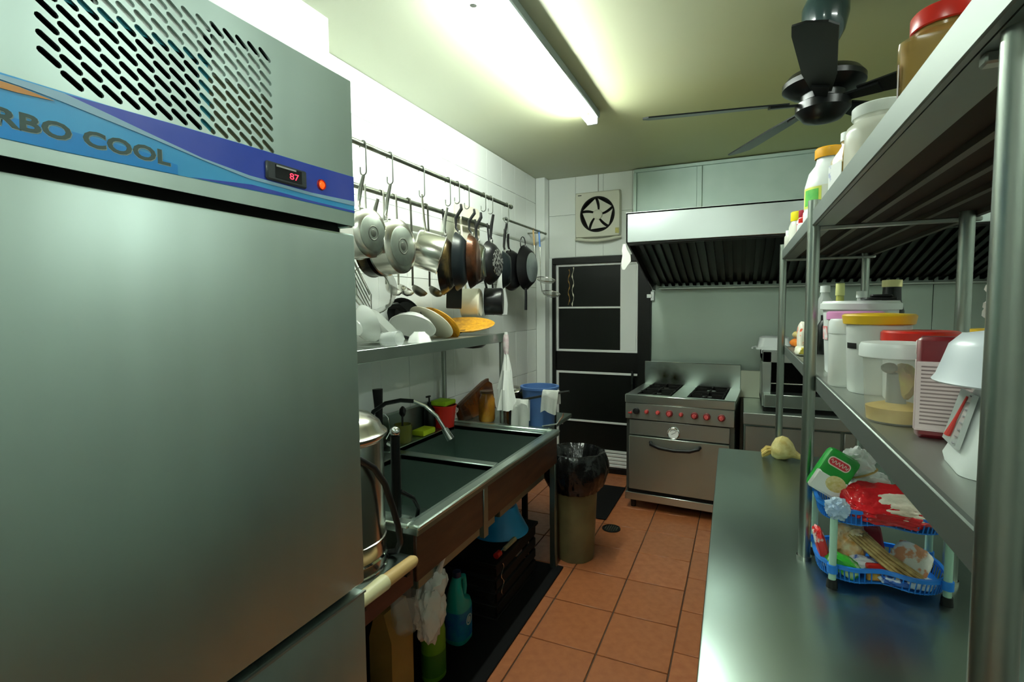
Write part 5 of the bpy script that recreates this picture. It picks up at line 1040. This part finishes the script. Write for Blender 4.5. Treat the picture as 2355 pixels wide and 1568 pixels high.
part(t, 'logo_script', B().tube([Mc @ Vector((-.029 + .0021 * k, .030 + .0055 * math.sin(k * 1.45), .0216)) for k in range(23)], .0011, n=6), MATS['logo_cream'], lg)
t = thing('food_bag', 'clear bag of white pieces tied with a rubber band in the upper tray', 'bag', (.315, 1.66, z2))
Mg = Matrix.Translation((.320, 1.665, z2 + .092)) @ RY(-24)
part(t, 'bag', B().blob((0, 0, -.028), (.050, .034, .048), .22, 2.4, 4, 4, sq=.8).blob((0, 0, .045), (.036, .02, .040), .35, 3, 4, 7, sq=.8).xf(Mg), bagW)
part(t, 'rubber_band', B().tube([Mg @ Vector((.036 * math.cos(a), .024 * math.sin(a), .014)) for a in [2 * PI * k / 20 for k in range(21)]], .003, n=6), mat('rubber_tan', (.55, .36, .12), .6))
t = thing('snack_bag', 'large red and white snack bag filling the upper tray', 'bag', (.36, 1.60, z2))
Mr_ = Matrix.Translation((.360, 1.590, z2 + .050)) @ RX(34)
part(t, 'bag', B().blob((0, 0, 0), (.100, .058, .026), .16, 3.2, 5, 12, sq=.72).xf(Mr_), mat('crinkled_red', (.62, .012, .018), .22, bump=.4, bscale=45))
part(t, 'label_print', B().blob((.020, -.008, .0035), (.072, .045, .0245), .15, 3.2, 5, 12, sq=.8).xf(Mr_), mat('crinkled_cream', (.78, .72, .60), .3, col2=(.70, .56, .44), scale=20, bump=.35, bscale=45))
pack('snack_bag', 'small dark maroon packet at the right end of the upper tray', (.455, 1.60, z2 + .035), (.035, .05, .014), mat('maroon_wrap', (.14, .01, .05), .3), RX(20), 3, .1)
pack('clear_wrap', 'scrunched clear blue-tinged plastic wrap on the near post top', (.240, 1.545, z2 + .038), (.026, .024, .026), mat('blue_clear_wrap', (.55, .70, .84), .15, alpha=.7, bump=.4, bscale=40), None, 6, .35, .9, 'bag')
# lower tray contents
pack('snack_bag', 'red and white packet standing at the left of the lower tray', (.216, 1.620, z1 + .055), (.013, .034, .052), mat('red_white_wrap', (.62, .02, .02), .3, col2=(.80, .78, .74), scale=26, lo=.5, hi=.56, bump=.3, bscale=50), RY(-14), 2, .14)
pack('snack_bag', 'bright green packet in the lower tray behind the pale post', (.262, 1.575, z1 + .030), (.038, .022, .022), mat('green_wrap', (.04, .40, .03), .3, col2=(.45, .62, .30), scale=30, lo=.52, hi=.6, bump=.3, bscale=50), RY(24), 5, .2)
pack('noodle_bag', 'clear bag of orange crisps at the back of the lower tray', (.288, 1.66, z1 + .058), (.040, .034, .052), mat('orange_crisps', (.66, .28, .04), .35, col2=(.82, .70, .45), scale=38, bump=.4, bscale=50), RY(12), 8, .25, .85)
pack('snack_bag', 'dark red packet standing at the back of the lower tray', (.352, 1.70, z1 + .065), (.022, .014, .056), mat('dark_red_wrap', (.30, .02, .03), .35), RY(-10), 9, .12)
pack('snack_bag', 'pale cream packet with red print at the right of the lower tray', (.418, 1.625, z1 + .048), (.042, .012, .046), mat('cream_wrap', (.80, .76, .66), .35, col2=(.72, .30, .14), scale=30, lo=.47, hi=.53, bump=.3, bscale=50), RX(-30) @ RY(28), 10, .12, .5)
t = thing('cinnamon_bundle', 'bundle of brown dried sticks lying across the lower tray', 'bundle', (.36, 1.61, z1))
for k in range(12):
    a = (k % 4 - 1.5) * .008; b_ = (k // 4 - 1) * .008
    part(t, 'stick', B().tube([(.300 + a * 1.5, 1.640 + b_, z1 + .098 + b_ * .6), (.352 + a, 1.595 + b_ + .004 * (k % 2), z1 + .060 + a * .5), (.408 + a * 2.2, 1.565 + b_, z1 + .024 + b_ * .5 + .006)], [.004, .005, .0035], n=6), mat('dried_stick', (.26, .15, .035), .6, col2=(.48, .34, .12), scale=40))
t = thing('seasoning_box', 'little red and yellow seasoning packet at the front of the lower tray', 'packet', (.335, 1.58, z1))
Mq = Matrix.Translation((.338, 1.580, z1)) @ RZ(12) @ RX(-8)
part(t, 'packet', B().box((-.024, -.006, 0), (.024, .006, .044), .003, M=Mq), mat('seasoning_yellow', (.62, .36, .05), .4, col2=(.35, .12, .03), scale=90))
part(t, 'label_print', B().box((-.0242, -.0065, .030), (.0242, .0065, .0445), .003, M=Mq), redP)
pack('snack_bag', 'flat blue packet under the sticks in the lower tray', (.40, 1.59, z1 + .012), (.06, .035, .010), mat('blue_wrap', (.02, .10, .42), .3, col2=(.65, .75, .85), scale=36, lo=.5, hi=.56, bump=.3, bscale=50), None, 7, .15)
pack('snack_bag', 'white and blue packet in the middle of the lower tray', (.312, 1.615, z1 + .024), (.030, .025, .018), mat('white_blue_wrap', (.80, .82, .84), .3, col2=(.03, .12, .55), scale=24, lo=.5, hi=.56, bump=.3, bscale=50), None, 11, .2)

# ---------------------------------------------------------------- garlic / ginger on the far table end
t = thing('garlic_bulb', 'dry pale bulb of garlic with roots on the far table end', 'garlic', (.215, 2.79, TZ))
part(t, 'bulb', B().lathe([(0, -.045), (.03, -.042), (.052, -.02), (.055, .005), (.04, .035), (.018, .06), (.008, .10), (.005, .13), (0, .13)], n=40, fn=lambda a, r, z: r * (1 + .10 * abs(math.sin(3.5 * a)) + .06 * noise.noise(Vector((math.cos(a) * 3, math.sin(a) * 3, z * 20)))), M=Matrix.Translation((.19, 2.78, TZ + .050)) @ RY(112) @ RX(10)), mat('garlic_skin', (.62, .56, .26), .55, col2=(.42, .32, .10), scale=22))
for k in range(9):
    a = k * .7
    part(t, 'root', B().tube([(.15, 2.78 + .012 * math.cos(a), TZ + .038 + .010 * math.sin(a)), (.125, 2.78 + .03 * math.cos(a), TZ + .030 + .02 * math.sin(a)), (.105, 2.775 + .035 * math.cos(a), TZ + .016 + .01 * math.sin(a))], .006, n=6), mat('root_tan', (.50, .36, .10), .7))
solo('shallot', 'small dark red shallot beside the garlic bulb', 'onion', (.30, 2.76, TZ), B().lathe([(0, 0), (.012, .001), (.024, .014), (.022, .032), (.008, .046), (.003, .058), (0, .058)], (.302, 2.77, TZ), n=24), mat('shallot_skin', (.22, .02, .06), .3))
